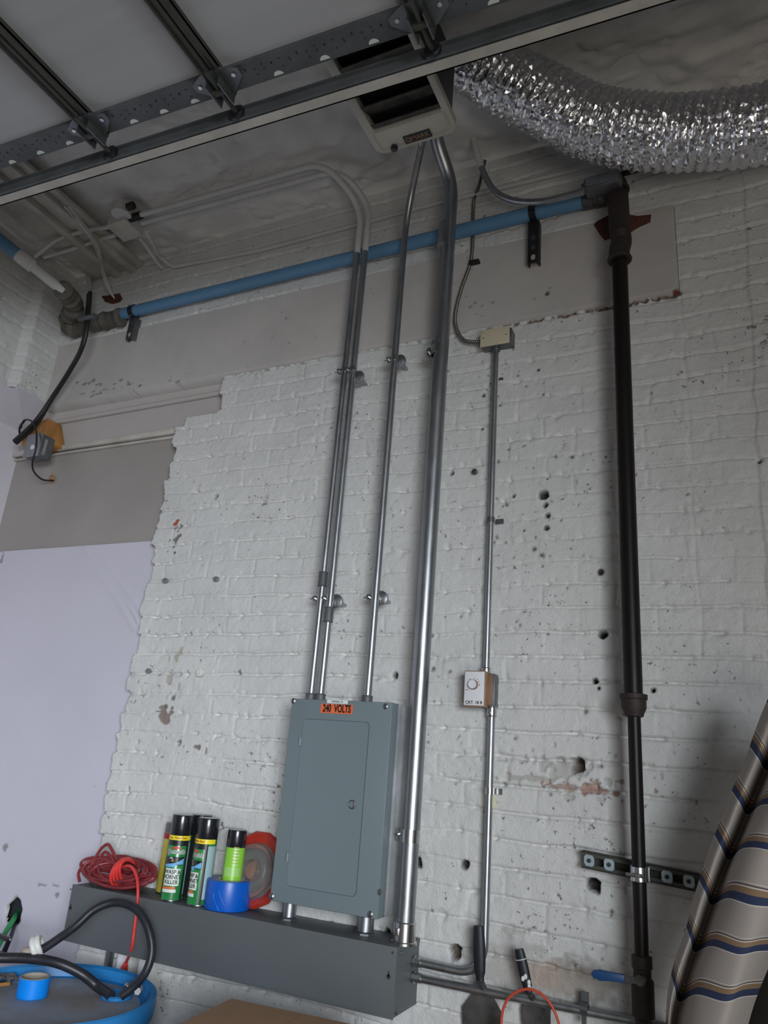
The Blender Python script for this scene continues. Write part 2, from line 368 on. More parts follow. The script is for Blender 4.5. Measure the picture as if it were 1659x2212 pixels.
dk = (0.02, 0.015, 0.013); grey = (0.20, 0.18, 0.165); red = (0.24, 0.07, 0.045)
for (px, py, r, dp) in [(468, 1073, .010, .03), (976, 1023, .008, .03), (1176, 1070, .013, .03), (1302, 1371, .013, .04), (854, 1459, .008, .03), (1285, 1472, .009, .03), (1293, 1487, .006, .02),
                        (1411, 1491, .007, .03), (1248, 1656, .017, .045), (1280, 1912, .019, .045), (1003, 1868, .012, .03), (300, 1602, .006, .03), (388, 1604, .007, .03), (517, 1452, .006, .02),
                        (360, 1595, .004, .02), (412, 1368, .004, .02), (901, 1862, .014, .035), (323, 1364, .004, .01), (479, 1782, .009, .03), (1075, 998, .004, .02), (985, 2058, .016, .03), (840, 2016, .010, .02), (1110, 1072, .006, .02),
                        (1068, 814, .005, .01), (1045, 855, .005, .01), (1298, 1235, .009, .006), (1641, 998, .006, .02), (1164, 800, .006, .004), (1180, 1092, .007, .02), (1184, 1115, .008, .015), (1180, 1142, .008, .01)]:
    blob(px, py, r, dp, dk)
blob(381, 1131, .013, .006, (0.38, 0.07, 0.03), .8, .7); blob(390, 1137, .009, .004, grey, .8); blob(385, 1160, .008, .003, grey, .8, 1.6); blob(377, 1182, .009, .004, grey, .9); blob(379, 1195, .006, .004, dk)
blob(357, 1550, .026, .004, (0.26, 0.20, 0.175), .55); blob(361, 1527, .011, .003, grey, .9); blob(374, 1530, .006, .003, grey); blob(377, 1508, .008, .003, grey, .8); blob(368, 1470, .014, .003, (0.48, 0.43, 0.38), .9, 1.2)
blob(384, 1420, .010, .002, (0.52, 0.46, 0.24), .9, 3.0, .7); blob(424, 1613, .013, .005, grey, .9, .6); blob(280, 1708, .006, .02, dk, .6, 2.2); blob(347, 1458, .010, .002, (0.42, 0.37, 0.34), .8, .5)
blob(1213, 1665, .055, .006, (0.50, 0.40, 0.35), .9, .45, .35); blob(1230, 1700, .06, .004, (0.42, 0.25, 0.18), .9, .12, .7); blob(1290, 1705, .035, .004, (0.40, 0.16, 0.10), .9, .25, .75)
blob(1150, 1680, .06, .002, (0.50, 0.36, 0.28), .9, .12, .4)
blob(1185, 2110, .085, 0, (0.30, 0.17, 0.08), .5, .45, .55, 0.0, 0.05); blob(1110, 2090, .10, 0, (0.50, 0.36, 0.20), .5, .7, .30, 0.0, 0.05); blob(1260, 2120, .07, 0, (0.26, 0.16, 0.08), .5, .6, .55, 0.0, 0.05); blob(1180, 2108, .03, 0, (0.32, 0.10, 0.04), .7, .7, .6, 0.0, 0.05)
for k in range(26):
    t = random.random(); blob(1040+random.gauss(0, 40)+t*60, 560+700*t, random.uniform(.002, .0045), .003, dk, .6)
for k in range(60): blob(random.uniform(880, 1330), random.uniform(1330, 2080), random.uniform(.0015, .003), .003, (0.10, 0.08, 0.07), .8)
for k in range(40): blob(random.uniform(1060, 1290), random.uniform(740, 1230), random.uniform(.0015, .003), .003, (0.06, 0.05, 0.045), .8)
# broken red edge under the lintel
for k in range(70):
    t = random.random()**0.6; px = 1150+t*318; py = PY(px, 0, 0).z
    q = V((-0.76+0.66*t, 0, 3.104-random.random()*0.010)); dx = X-q.x; dz = (Z-q.z); d = np.sqrt((dx*.6)**2+dz*dz); w = np.clip((random.uniform(.003, .009)-d)/.003+.5, 0, 1)
    Yb = Yb+.006*w; c = np.array((0.17, 0.085, 0.055)); tint[..., :3] = tint[..., :3]*(1-w[..., None])+c*w[..., None]; tint[..., 3] = np.maximum(tint[..., 3], w*.9)
for k in range(50):
    t = random.random(); q = (-2.0+1.2*t, 3.106); d = np.sqrt(((X-q[0])*.5)**2+(Z-q[1]+random.random()*.006)**2); w = np.clip((random.uniform(.001, .004)-d)/.003+.5, 0, 1)
    Yb = Yb+.006*w; tint[..., :3] = tint[..., :3]*(1-w[..., None])+np.array(grey)*w[..., None]; tint[..., 3] = np.maximum(tint[..., 3], w*.7)
keep = keep & ~inl
keep = keep & ~((Z > lz0) & (Z < lz1) & (X < -0.098))
wall = struct(grid_obj('wall_back', X, Yb, Z, keep, M['brick'], tint)); del tint
xs2 = np.arange(0.60, 2.62, 0.02); zs2 = np.arange(0, 3.88, 0.0145); X2, Z2 = np.meshgrid(xs2, zs2, indexing='ij')
struct(grid_obj('wall_back', X2, -brick_height(X2, Z2)-0.016, Z2, None, M['brick'], np.zeros(X2.shape+(4,))))
xs2 = np.arange(-2.13, 0.61, 0.02); zs2 = np.arange(0, 0.815, 0.0145); X2, Z2 = np.meshgrid(xs2, zs2, indexing='ij')
struct(grid_obj('wall_back', X2, -brick_height(X2, Z2)-0.004, Z2, None, M['brick'], np.zeros(X2.shape+(4,))))
# lintel: smooth cast beam
xs = np.arange(-2.99, -0.097, 0.006); zs = np.append(np.arange(lz0, lz1, 0.006), lz1); X, Z = np.meshgrid(xs, zs, indexing='ij')
tint = np.zeros(X.shape+(4,), np.float32)
Yb = -0.010+(n1(X*5, Z*5)-.5)*0.004+(n3(X*25, Z*25)-.5)*0.0012
Yb = np.where(Z < lz0+0.005, 0.075, Yb)
Yb = np.where((X > -0.104), 0.01, Yb)
for (px, py, r) in [(1183, 637, .007), (750, 760, .003), (620, 690, .003), (1460, 634, .016)]:
    blob(px, py, r, .006, (0.22, 0.06, 0.03) if px > 1400 else (0.06, 0.05, 0.045), .7)
for k in range(90): blob(random.choice((random.gauss(1040, 25), random.gauss(640, 30), random.uniform(300, 1450))), random.uniform(560, 840), random.uniform(.0008, .0022), .001, (0.10, 0.09, 0.08), .8, 1, .8)
for k in range(60): blob(random.uniform(150, 480), 868-0.157*(random.uniform(0, 330))+random.uniform(-5, 4), random.uniform(.002, .010), .002, (0.14, 0.125, 0.11), .9, .35, .7)
struct(grid_obj('trim_1', X, Yb, Z, None, M['lintel'], tint))
# blocked doorway under the lintel
def quad(name, pts, m): return MB().add(pts, [(0, 1, 2, 3)]).build(name, m, None, 0)
o = struct(MB().box((-3.30, 0.055, 2.92), (-1.88, 0.10, 3.125)).build('wall_alcove', M['alcove_mid']))
o = struct(MB().box((-3.30, 0.060, 2.395), (-1.88, 0.10, 2.93)).build('wall_alcove', M['alcove_dark']))
r_ = MB(); a = PY(0, 995, 0.03); r_.box((-3.20, 0.030, 2.888), (-2.05, 0.060, 2.912)); r_.box((-3.20, 0.042, 2.872), (-2.05, 0.060, 2.882)); struct(r_.build('trim_2', M['beige_paint'], bevel=.003))
r_ = MB()
r_.sweep([(-3.2, 0.046, 3.050), (-1.88, 0.046, 3.058)], .012, 12); struct(r_.build('trim_3', M['alcove_mid']))
# lower board, lilac skylight painted into its colour; hole cut for the cables
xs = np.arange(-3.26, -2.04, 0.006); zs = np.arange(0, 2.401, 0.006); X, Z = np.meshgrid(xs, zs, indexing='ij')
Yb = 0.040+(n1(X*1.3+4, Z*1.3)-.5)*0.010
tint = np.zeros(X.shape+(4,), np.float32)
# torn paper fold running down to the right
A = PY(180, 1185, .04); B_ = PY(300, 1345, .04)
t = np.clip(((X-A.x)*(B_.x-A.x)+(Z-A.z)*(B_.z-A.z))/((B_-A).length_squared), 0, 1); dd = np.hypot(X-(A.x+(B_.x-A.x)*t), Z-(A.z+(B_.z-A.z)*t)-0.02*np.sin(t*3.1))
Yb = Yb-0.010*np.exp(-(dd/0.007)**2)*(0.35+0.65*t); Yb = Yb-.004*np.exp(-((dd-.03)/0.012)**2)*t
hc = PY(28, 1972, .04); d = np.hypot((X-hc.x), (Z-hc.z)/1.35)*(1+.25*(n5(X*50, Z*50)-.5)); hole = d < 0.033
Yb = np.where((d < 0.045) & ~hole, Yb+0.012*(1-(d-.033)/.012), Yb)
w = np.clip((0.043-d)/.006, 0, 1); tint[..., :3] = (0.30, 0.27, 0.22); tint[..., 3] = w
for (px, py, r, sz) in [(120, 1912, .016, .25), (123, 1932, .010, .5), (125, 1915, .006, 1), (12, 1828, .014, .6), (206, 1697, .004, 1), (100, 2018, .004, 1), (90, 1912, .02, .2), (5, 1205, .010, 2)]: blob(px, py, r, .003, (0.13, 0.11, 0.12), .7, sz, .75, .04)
struct(grid_obj('wall_alcove', X, Yb, Z, ~hole, M['alcove_skytint'], tint))
struct(MB().box((-3.30, 0.10, 0), (-1.88, 0.13, 2.4)).build('wall_alcove', M['gap']))
# left wall: brick pier above, plain wall below with a splayed ledge between
ys = np.arange(-2.4, 0.01, 0.008); zs = np.arange(3.14, 3.87, 0.008); Y2, Z2 = np.meshgrid(ys, zs, indexing='ij')
hh = brick_height(Y2+7.1, Z2)
o = grid_obj('wall_left', -2.99+hh-0.04*np.clip((-0.17-Y2)/0.02, 0, 1), Y2, Z2, None, M['brick'], np.zeros(Y2.shape+(4,))); struct(o)
mb = MB(); mb.add([(-2.99, 0.06, 3.14), (-2.99, -0.17, 3.14), (-3.03, -0.17, 3.14), (-3.03, -5.2, 3.14), (-3.19, -5.2, 3.03), (-3.19, 0.06, 3.03)], [(0, 1, 2, 3, 4, 5)])
mb.add([(-3.19, 0.08, 0), (-3.19, -5.2, 0), (-3.19, -5.2, 3.03), (-3.19, 0.08, 3.03)], [(0, 1, 2, 3)])
mb.add([(-3.03, -2.39, 3.14), (-3.03, -5.2, 3.14), (-3.03, -5.2, 3.87), (-3.03, -2.39, 3.87)], [(0, 1, 2, 3)])
struct(mb.build('wall_left', M['plain_skytint'], smooth=0))
# ceiling: lumpy sprayed and painted deck
xs = np.arange(-3.2, 0.9, 0.010); ys = np.arange(-1.9, 0.02, 0.010); X, Y2 = np.meshgrid(xs, ys, indexing='ij')
lump = (n1(X*5, Y2*5)-.5)*0.042+(n2(X*14+2, Y2*22)-.5)*0.024+(n3(X*45, Y2*70)-.5)*0.006*np.clip(n4(X*3+5, Y2*3)*2-.6, 0, 1)
lump = lump-np.clip(n5(X*26, Y2*55)-.62, 0, 1)*.05*np.clip(n6(X*2.3+3.5, Y2*2.3)*2.2-.9, 0, 1)
ce = grid_obj('ceiling', X, Y2, 3.868+lump*-1, None, M['foam']); struct(ce)
struct(MB().box((-3.2, -5.2, 3.88), (2.62, 0.05, 3.92)).build('ceiling', M['foam'], smooth=0))
struct(MB().box((-3.3, -5.2, -0.04), (2.9, 0.1, 0.0)).build('floor', M['cement'], smooth=0))
# far side wall with the garage opening
mb = MB(); mb.box((2.6, -0.9, 0), (2.75, 0.05, 3.9)); mb.box((2.6, -5.2, 2.9), (2.75, -0.9, 3.9)); struct(mb.build('wall_right', M['lintel'], smooth=0))
# ceiling beam: built-up steel joist running out from the wall
bx = -2.69
mb = MB(); mb.box((-2.86, -1.9, 3.815), (-2.52, 0.0, 3.835)); mb.box((-2.70, -1.9, 3.785), (-2.66, 0.0, 3.815)); mb.box((-2.60, -1.9, 3.79), (-2.56, 0.0, 3.815))
struct(mb.build('trim_4', M['beige_paint'], bevel=.003))

# ================================================================== OBJECTS
def strap(parent, x, y, z, r, w=0.022, m=None, side=-1):
    """minerallac-style clamp round an upright pipe with a side bolt"""
    mb = MB(); mb.lathe((x, y, z-w/2), (0, 0, 1), [(r+.0022, 0), (r+.0022, w), (r, w), (r, 0)], 28, closed=True)
    mb.box((x+side*r*1.0, y-.006, z-w/2), (x+side*(r+.016), y-.003, z+w/2)); mb.box((x+side*r*1.0, y+.003, z-w/2), (x+side*(r+.016), y+.006, z+w/2))
    o = mb.build('strap', m or M['zinc'], parent)
    MB().cyl((x+side*(r+.010), y-.016, z), (x+side*(r+.010), y+.012, z), .0045, 10).cyl((x+side*(r+.03), y, z-.001), (x+side*(r+.006), y, z-.001), .0025, 8).build('bolt', M['zinc'], o)
    return o
def standoff(parent, x, y, z, m=None):
    """round cup disc behind the clamp"""
    return MB().lathe((x, y, z), (0, 1, 0), [(.010, 0), (.024, .006), (.024, .014), (.008, .026), (.006, -y-.004)], 24).build('standoff', m or M['galv_dark'], parent)
def coupling(parent, x, y, z0, z1, r, m=None):
    mb = MB(); mb.lathe((x, y, z0), (0, 0, 1), [(r, 0), (r+.0035, .001), (r+.0035, z1-z0-.001), (r, z1-z0)], 24); mb.torus((x, y, z0+.003), (0, 0, 1), r+.003, .0018, 24, 8); mb.torus((x, y, z1-.003), (0, 0, 1), r+.003, .0018, 24, 8)
    o = mb.build('coupling', m or M['blue_steel'], parent)
    MB().cyl((x-.002, y-r-.007, z0+.4*(z1-z0)), (x-.002, y-r+.001, z0+.4*(z1-z0)), .004, 10).build('set_screw', M['zinc'], o); return o
# ---- 240 volt panel
px0, px1, pz0, pz1 = -1.292, -0.943, 1.197, 1.770
yf = -0.158
pan = thing('electrical_panel', 'blue-grey steel breaker panel with orange 240 VOLTS sticker, mounted on the brick', 'electrical panel', (px0, 0, pz0))
MB().box((px0+.006, -.012, pz0+.004), (px1-.004+.012, -.115, pz1-.004)).build('enclosure', M['panel_body'], pan, bevel=.002)
MB().box((px0, -.108, pz0), (px1, yf, pz1)).build('cover', M['panel'], pan, bevel=.0035)
def rrect(x0, z0, x1, z1, r, n=6):
    out = []
    for cx_, cz_, a0 in ((x1-r, z1-r, 0), (x0+r, z1-r, 90), (x0+r, z0+r, 180), (x1-r, z0+r, 270)):
        for k in range(n+1):
            a = math.radians(a0+90*k/n); out.append((cx_+r*math.cos(a), cz_+r*math.sin(a)))
    return out
FR = ((0, yf, 0), (1, 0, 0), (0, 0, 1), (0, -1, 0))
c0 = PY(656, 1551, yf); c1 = PY(800, 1563, yf); c2 = PY(766, 1938, yf); c3 = PY(620, 1905, yf)
dx0, dx1, dz1, dz0 = (c0.x+c3.x)/2, (c1.x+c2.x)/2, (c0.z+c1.z)/2, (c2.z+c3.z)/2-.004
MB().prism(rrect(dx0-.0012, dz0-.0012, dx1+.0012, dz1+.0012, .014), FR, -.0005, .0004).build('door_gap', M['gap'], pan, 0)
dr = MB().prism(rrect(dx0, dz0, dx1, dz1, .013), FR, -.001, .0016).build('door', M['panel'], pan, 30)
lt = PY(763, 1738, yf)
MB().torus((lt.x-.002, yf-.004, lt.z), (0, 1, 0), .011, .0016, 28, 8).build('pull_ring', M['galv_dark'], dr)
MB().box((lt.x+.001, yf-.007, lt.z-.009), (lt.x+.007, yf-.001, lt.z+.009)).build('latch', M['zinc'], dr, bevel=.001)
for (a, b) in ((649, 1602), (622, 1851)):
    p = PY(a, b, yf); MB().cyl((p.x, yf-.003, p.z-.012), (p.x, yf-.003, p.z+.012), .0042, 14).box((p.x, yf, p.z-.011), (p.x+.006, yf-.003, p.z+.011)).build('hinge', M['panel'], pan)
for (a, b) in ((634, 1514), (833, 1526), (587, 1936), (800, 1975)):
    p = PY(a, b, yf); s_ = MB().lathe((p.x, yf, p.z), (0, -1, 0), [(.0085, 0), (.0085, .002), (.005, .005), (.0, .0055)], 18).build('screw', M['galv'], pan)
    MB().box((p.x-.0012, yf-.0062, p.z-.007), (p.x+.0012, yf-.0035, p.z+.007)).build('slot', M['gap'], s_)
p = PX(820, 1927, px1+.001); MB().lathe((px1, p.y, p.z), (1, 0, 0), [(.008, 0), (.008, .003), (.004, .006)], 14).build('screw', M['galv'], pan)
a = PY(694, 1520, yf); b = PY(761, 1543, yf); lb = MB().box((a.x, yf-.0008, b.z), (b.x, yf+.0005, a.z)).build('warning_sticker', M['orange'], pan, 0)
lb['label'] = 'orange sticker lettered 240 VOLTS'
text('lettering', '240  VOLTS', .031, M['ink'], lb, ((a.x+b.x)/2+.001, yf-.0008, (a.z+b.z)/2), sx=.62, bold=.0011)
a = PY(707, 1511, yf); b = PY(751, 1521, yf); lb = MB().box((a.x, yf-.0008, b.z), (b.x, yf+.0005, a.z)).build('name_plate', M['white_label'], pan, 0)
text('lettering', 'PANEL H', .0095, M['ink'], lb, ((a.x+b.x)/2, yf-.0008, (a.z+b.z)/2), sx=1.05)
# ---- wireway trough
tx0, tx1, tz0, tz1, ty = -2.055, -0.878, 0.980, 1.141, -0.166
wt = thing('wireway_trough', 'long dark-grey steel wireway trough fixed to the wall below the panel', 'cable trough', (tx0, 0, tz0))
MB().box((tx0, -.002, tz0), (tx1, ty+.004, tz1)).build('trough_body', M['trough'], wt, bevel=.0015)
MB().box((tx0-.0015, ty+.004, tz0-.002), (tx1+.0015, ty, tz1+.0015)).build('front_cover', M['trough'], wt, bevel=.0012)
for (a, b) in ((152, 1962), (839, 2110)):
    p = PY(a, b, ty); kh = MB().lathe((p.x, ty-.0003, p.z), (0, 1, 0), [(.0062, 0), (.0062, .001)], 14).box((p.x-.002, ty-.0003, p.z), (p.x+.002, ty+.0008, p.z+.013)).build('keyhole', M['gap'], wt)
for (a, b, yy) in ((153, 1921, ty), (848, 2058, ty), (856, 2190, ty), (655, 2005, ty)):
    p = PY(a, b, yy); MB().lathe((p.x, ty, p.z), (0, -1, 0), [(.0035, 0), (.0025, .0015)], 10).build('screw', M['galv_dark'], wt)
for zz, yy in ((1.125, -.135), (1.125, -.03), (.995, -.135)): MB().lathe((tx1+.0015, yy, zz), (1, 0, 0), [(.004, 0), (.003, .0015)], 10).build('screw', M['galv_dark'], wt)
# nipples joining panel and trough
for a, r_, lab in ((624, .021, 'left short steel pipe nipple between panel and trough'), (791, .024, 'right short steel pipe nipple between panel and trough')):
    p = PY(a, 1975, -.08); t = thing('pipe_nipple', lab, 'pipe', (p.x, -.08, tz1), 'pipe nipples under the panel')
    MB().cyl((p.x, -.08, tz1), (p.x, -.08, pz0+.002), r_, 28).build('nipple_tube', M['galv'], t); MB().lathe((p.x, -.08, tz1), (0, 0, 1), [(r_+.006, 0), (r_+.006, .005), (r_+.001, .009)], 8).build('locknut', M['galv_dark'], t)
# ---- the pair of conduits that leave the panel top left
def pairconduit(x, lab, cpl, apex, end, r=.0118):
    y = -.088; t = thing('steel_conduit', lab, 'conduit', (x, y, pz1), 'electrical conduits above the panel')
    z_p = 3.50
    path = fillet([(x, y, pz1), (x, y, 3.73), apex, end], [.17, .12], 14)
    lo = [p for p in path if p.z <= z_p]; 
    MB().sweep([path[0], V((x, y, z_p))], r, 20).build('pipe', M['galv'], t)
    MB().sweep([V((x, y, z_p))]+[p for p in path if p.z > z_p], r+.0004, 20).build('painted_pipe', M['conduit_paint'], t)
    coupling(t, x, y, cpl, cpl+.052, r)
    coupling(t, x, y, pz1-.001, pz1+.024, r+.001); 
    for z in (PY(685, 1293, y).z, PY(740, 802, y).z): strap(t, x, y, z, r, .018)
    return t
cA = pairconduit(PY(700, 1230, -.088).x, 'left one of twin steel conduits above the panel, white-painted along the ceiling', PY(690, 1268, -.088).z, PZ(700, 350, 3.80), PZ(297, 466, 3.80))
cB = pairconduit(PY(720, 1230, -.088).x, 'right one of twin steel conduits above the panel, white-painted along the ceiling', PY(703, 1345, -.088).z, PZ(735, 366, 3.80), PZ(306, 482, 3.80))
xb = PY(720, 1230, -.088).x
for z in (PY(715, 1297, -.088).z, PY(765, 810, -.088).z): standoff(cB, xb+.014, -.080, z, M['galv'])
# third conduit
x3 = PY(816, 1230, -.088).x; c3o = thing('steel_conduit', 'single thin steel conduit rising from the right of the panel top to behind the heater', 'conduit', (x3, -.088, pz1), 'electrical conduits above the panel')
path = fillet([(x3, -.088, pz1), (x3, -.088, 3.62), PZ(912, 310, 3.78), PZ(912, 288, 3.79)], [.25, .05], 12)
MB().sweep(path, .0125, 20).build('pipe', M['galv'], c3o)
coupling(c3o, x3, -.088, pz1-.001, pz1+.024, .0128)
for z in (PY(806, 1292, -.075).z, PY(852, 780, -.075).z): strap(c3o, x3, -.088, z, .0125, .018); standoff(c3o, x3+.012, -.080, z, M['galv'])
# big conduit
xB, yB, rB = -0.884, -0.105, 0.0262
cb = thing('large_steel_conduit', 'thick galvanised steel conduit rising from trough to ceiling right of the panel', 'conduit', (xB, yB, tz1))
path = fillet([(xB, yB, tz1), (xB+.012, yB, 3.70), PZ(945, 312, 3.80), PZ(937, 265, 3.84)], [.60, .3], 18)
MB().sweep(path, rB, 32).build('pipe', M['galv'], cb)
MB().lathe((xB, yB, tz1), (0, 0, 1), [(rB+.009, 0), (rB+.009, .006), (rB+.0045, .008), (rB+.0045, .052), (rB, .055)], 32).build('connector', M['zinc'], cb)
MB().box((xB-.016, yB-rB-.010, tz1+.022), (xB-.004, yB-rB+.002, tz1+.040)).build('set_screw', M['zinc'], cb, bevel=.001)
for a, b in ((965, 531), (951, 745)):
    z = PY(a, b, yB).z; MB().lathe((xB, yB, z-.002), (0, 0, 1), [(rB, 0), (rB+.003, .001), (rB+.0026, .10 if a == 965 else .012), (rB, .102 if a == 965 else .014)], 32).build('coupling', M['galv'], cb)
for b in ((951, 758), (886, 1805)): strap(cb, xB, yB, PY(*b, yB).z, rB, .034)
# ---- thermostat run
xt = PY(1060, 1130, -.03).x
jb = thing('junction_box', 'junction box with cream cover plate, at the end of the armoured cable', 'junction box', (PY(1036, 745, 0).x, 0, 2.98+.12))
a = PY(1038, 712, -.055); b = PY(1101, 744, -.055)
zt, zb = PY(1036, 714, -.055).z, PY(1036, 750, -.055).z
MB().box((a.x+.004, -.002, zb+.004), (b.x+.004, -.050, zt-.006)).build('metal_box', M['galv_dark'], jb, bevel=.003)
MB().box((a.x, -.050, zb), (b.x-.002, -.054, zt)).build('cover_plate', M['cream'], jb, bevel=.0015)
for q in (.3, .8): MB().lathe((a.x+.012 if q < .5 else b.x-.014, -.054, zb+(zt-zb)*.5), (0, -1, 0), [(.003, 0), (.002, .001)], 8).build('screw', M['galv_dark'], jb)
th = thing('thermostat', 'tan and white dial thermostat on a metal box, hand-lettered CKT. 18 B', 'thermostat', (xt, 0, 1.87))
q0 = PY(1003, 1448, -.075); q1 = PY(1044, 1530, -.075); hx0, hx1, hz0, hz1 = q0.x, q1.x, PY(1003, 1526, -.075).z, q0.z
bz0, bz1 = hz0+.006, hz1-.004
MB().box((PY(1077, 1490, -.004).x, -.003, bz0), (hx0-.006, -.044, bz1)).build('metal_box', M['galv_dark'], th, bevel=.0015)
MB().box((PY(1077, 1490, -.004).x-.006, -.044, bz0+.004), (hx0-.003, -.047, bz1-.002)).build('adapter_plate', M['brass'], th, bevel=.001)
MB().box((hx0, -.047, hz0), (hx1+.005, -.075, hz1)).build('housing', M['tan'], th, bevel=.0025)
fp = MB().box((hx0+.003, -.0745, hz0+.004), (hx1+.001, -.0762, hz1-.003)).build('face_plate', M['knob_white'], th, bevel=.0005)
kx, kz = PY(1023, 1479, -.076).x, PY(1023, 1479, -.076).z
MB().lathe((kx, -.076, kz), (0, -1, 0), [(.0145, 0), (.0145, .004), (.0135, .012)], 32).build('dial_skirt', M['tan'], th)
MB().lathe((kx, -.088, kz), (0, -1, 0), [(.0125, 0), (.0125, .002), (.0095, .0025), (.0095, .0015), (.0, .0015)], 32).build('dial', M['knob_white'], th)
text('lettering', 'CKT. 18 B', .012, M['ink'], fp, ((hx0+hx1)/2+.002, -.0762, hz0+.012), sx=1.0, bold=.0002)
text('lettering', 'OFF', .005, M['ink'], fp, (hx0+.010, -.0762, kz-.016))
mk = MB()
for ang in (125, 85, 55, 30, 5, -5):
    a_ = math.radians(ang); c = V((kx+.0185*math.cos(a_), -.0765, kz+.0185*math.sin(a_))); mk.box(c-V((.0011, .0004, .0011)), c+V((.0011, .0004, .0011)))
mk.build('dial_marks', M['ink'], fp, 0)
c4 = thing('steel_conduit', 'thin steel conduit between the cream-plated junction box and the thermostat', 'conduit', (xt, -.03, hz1), 'conduits of the thermostat run')
MB().sweep([(xt, -.03, bz1), (xt, -.03, zb+.004)], .0098, 18).build('pipe', M['galv'], c4)
coupling(c4, xt, -.03, bz1, bz1+.020, .0105, M['zinc']); coupling(c4, xt, -.03, zb-.012, zb+.006, .0105, M['galv_dark'])
for b in (1123,):
    z = PY(1060, b, -.03).z; s_ = MB(); s_.lathe((xt, -.03, z-.008), (0, 0, 1), [(.0125, 0), (.0125, .016), (.010, .016), (.010, 0)], 20, closed=True); s_.box((xt+.010, -.010, z-.008), (xt+.036, -.006, z+.008)); s_.build('strap', M['galv_dark'], c4)
z = PY(1076, 813, -.03).z; MB().box((xt+.008, -.012, z-.004), (xt+.022, -.006, z+.004)).build('strap', M['galv_dark'], c4)
x5 = PY(1056, 1750, -.03).x
c5 = thing('steel_conduit', 'thin steel conduit curving from below the thermostat into the trough end', 'conduit', (x5, -.03, tz1), 'conduits of the thermostat run')
pe = PX(893, 2078, tx1+.002)
e0 = V((x5, -.03, bz0)); zl = 1.085
path = fillet([e0, (x5, -.035, zl), (tx1+.03, pe.y, zl+.006), (tx1, pe.y, zl+.006)], [.115, .02], 14)
MB().sweep(path, .0108, 20).build('pipe', M['galv'], c5)
coupling(c5, x5, -.03, bz0-.030, bz0+.001, .0112, M['zinc'])
z = PY(1053, 1708, -.03).z; s_ = MB(); s_.lathe((x5, -.03, z-.009), (0, 0, 1), [(.0135, 0), (.0135, .018), (.0108, .018), (.0108, 0)], 20, closed=True); s_.box((x5+.010, -.012, z-.008), (x5+.032, -.007, z+.008)); s_.build('strap', M['zinc'], c5)
zz = PY(1052, 1730, -.03).z; ys_ = MB().lathe((x5, -.03, zz-.016), (0, 0, 1), [(.0112, 0), (.0112, .034)], 20).build('sticker', M['yellow'], c5); ys_['label'] = 'yellow maker sticker'
MB().lathe((tx1+.002, pe.y, zl+.006), (1, 0, 0), [(.015, 0), (.015, .006), (.013, .007), (.013, .024)], 8).build('connector', M['zinc'], c5)
c6 = thing('steel_conduit', 'low thin steel conduit running right from the trough end behind the scraper handles', 'conduit', (tx1, -.045, 1.05), 'conduits of the thermostat run')
pa = PX(897, 2108, tx1+.002); pb = PY(1450, 2221, -.045)
MB().sweep([(tx1, -.045, pa.z), (tx1+.1, -.045, pa.z), (pb.x, -.045, pb.z)], .0105, 18).build('pipe', M['galv'], c6)
MB().lathe((tx1+.002, -.045, pa.z), (1, 0, 0), [(.015, 0), (.015, .006), (.0128, .007), (.0128, .026)], 8).build('connector', M['zinc'], c6)
p = PY(1262, 2178, -.045); s_ = MB(); s_.lathe((p.x-.008, -.045, p.z), (1, 0, 0), [(.0135, 0), (.0135, .018), (.0108, .018), (.0108, 0)], 20, closed=True); s_.box((p.x-.008, -.04, p.z+.008), (p.x+.010, -.034, p.z+.034)); s_.box((p.x-.006, -.05, p.z-.034), (p.x+.004, -.036, p.z-.008)); s_.build('strap', M['galv_dark'], c6)
# armoured cable
pts = [PY(1048, 345, -.10), PY(1035, 400, -.05), PY(1023, 440, -.014), PY(1021, 520, -.0095), PY(1016, 568, -.014), PY(998, 620, -.022), PY(985, 670, -.022), PY(985, 705, -.024), PY(1003, 735, -.028), PY(1040, 739, -.03)]
ac = thing('armoured_cable', 'ribbed metal-clad cable hanging down to the cream-plated junction box', 'cable', pts[-1])
pp = resample(spline(pts, 12), .0016)
MB().sweep(pp, lambda t, i: .0062+.0011*math.sin(t*2*math.pi/.0080), 12).build('sheath', M['armor'], ac)
p = PY(1018, 568, -.02); MB().box((p.x-.008, -.006, p.z-.006), (p.x+.032, -.030, p.z+.006)).build('strap', M['black_steel'], ac, bevel=.002)
# ---- conduit from heater to conduit body
lbp = PY(1262, 420, -.13)
cl = thing('steel_conduit', 'thin steel conduit sweeping down beside the heater to the conduit body on the blue pipe', 'conduit', PY(1150, 430, -.12), 'conduits near the heater')
pts = [PZ(990, 175, 3.83), PY(1014, 255, -.17), PY(1033, 340, -.13), PY(1062, 405, -.12), PY(1105, 432, -.12), PY(1165, 436, -.125), PY(1215, 426, -.13), PY(1262, 414, -.135)]
sp = spline(pts, 10); MB().sweep(sp[:24], .0118, 18).build('painted_pipe', M['conduit_paint'], cl); MB().sweep(sp[23:], .0116, 18).build('pipe', M['galv'], cl)
cbd = thing('conduit_body', 'grey cast elbow conduit body above the end of the blue pipe', 'conduit fitting', PY(1300, 405, -.13))
A = PY(1264, 408, -.135); B = PY(1345, 388, -.135); mb = MB(); dv = (B-A).normalized(); up_ = V((0, 0, 1))
mb.prism(rrect(0, -.024, (B-A).length, .024, .014), (A, dv, up_, (0, -1, 0)), -.026, .026); mb.build('body', M['galv_dark'], cbd, bevel=.004)
MB().lathe(A-dv*.012, dv, [(.015, 0), (.019, .004), (.019, .02)], 16).build('hub', M['galv_dark'], cbd)
MB().prism(rrect(.006, -.018, (B-A).length-.006, .018, .010), (A, dv, up_, (0, -1, 0)), .026, .029).build('lid', M['galv'], cbd)
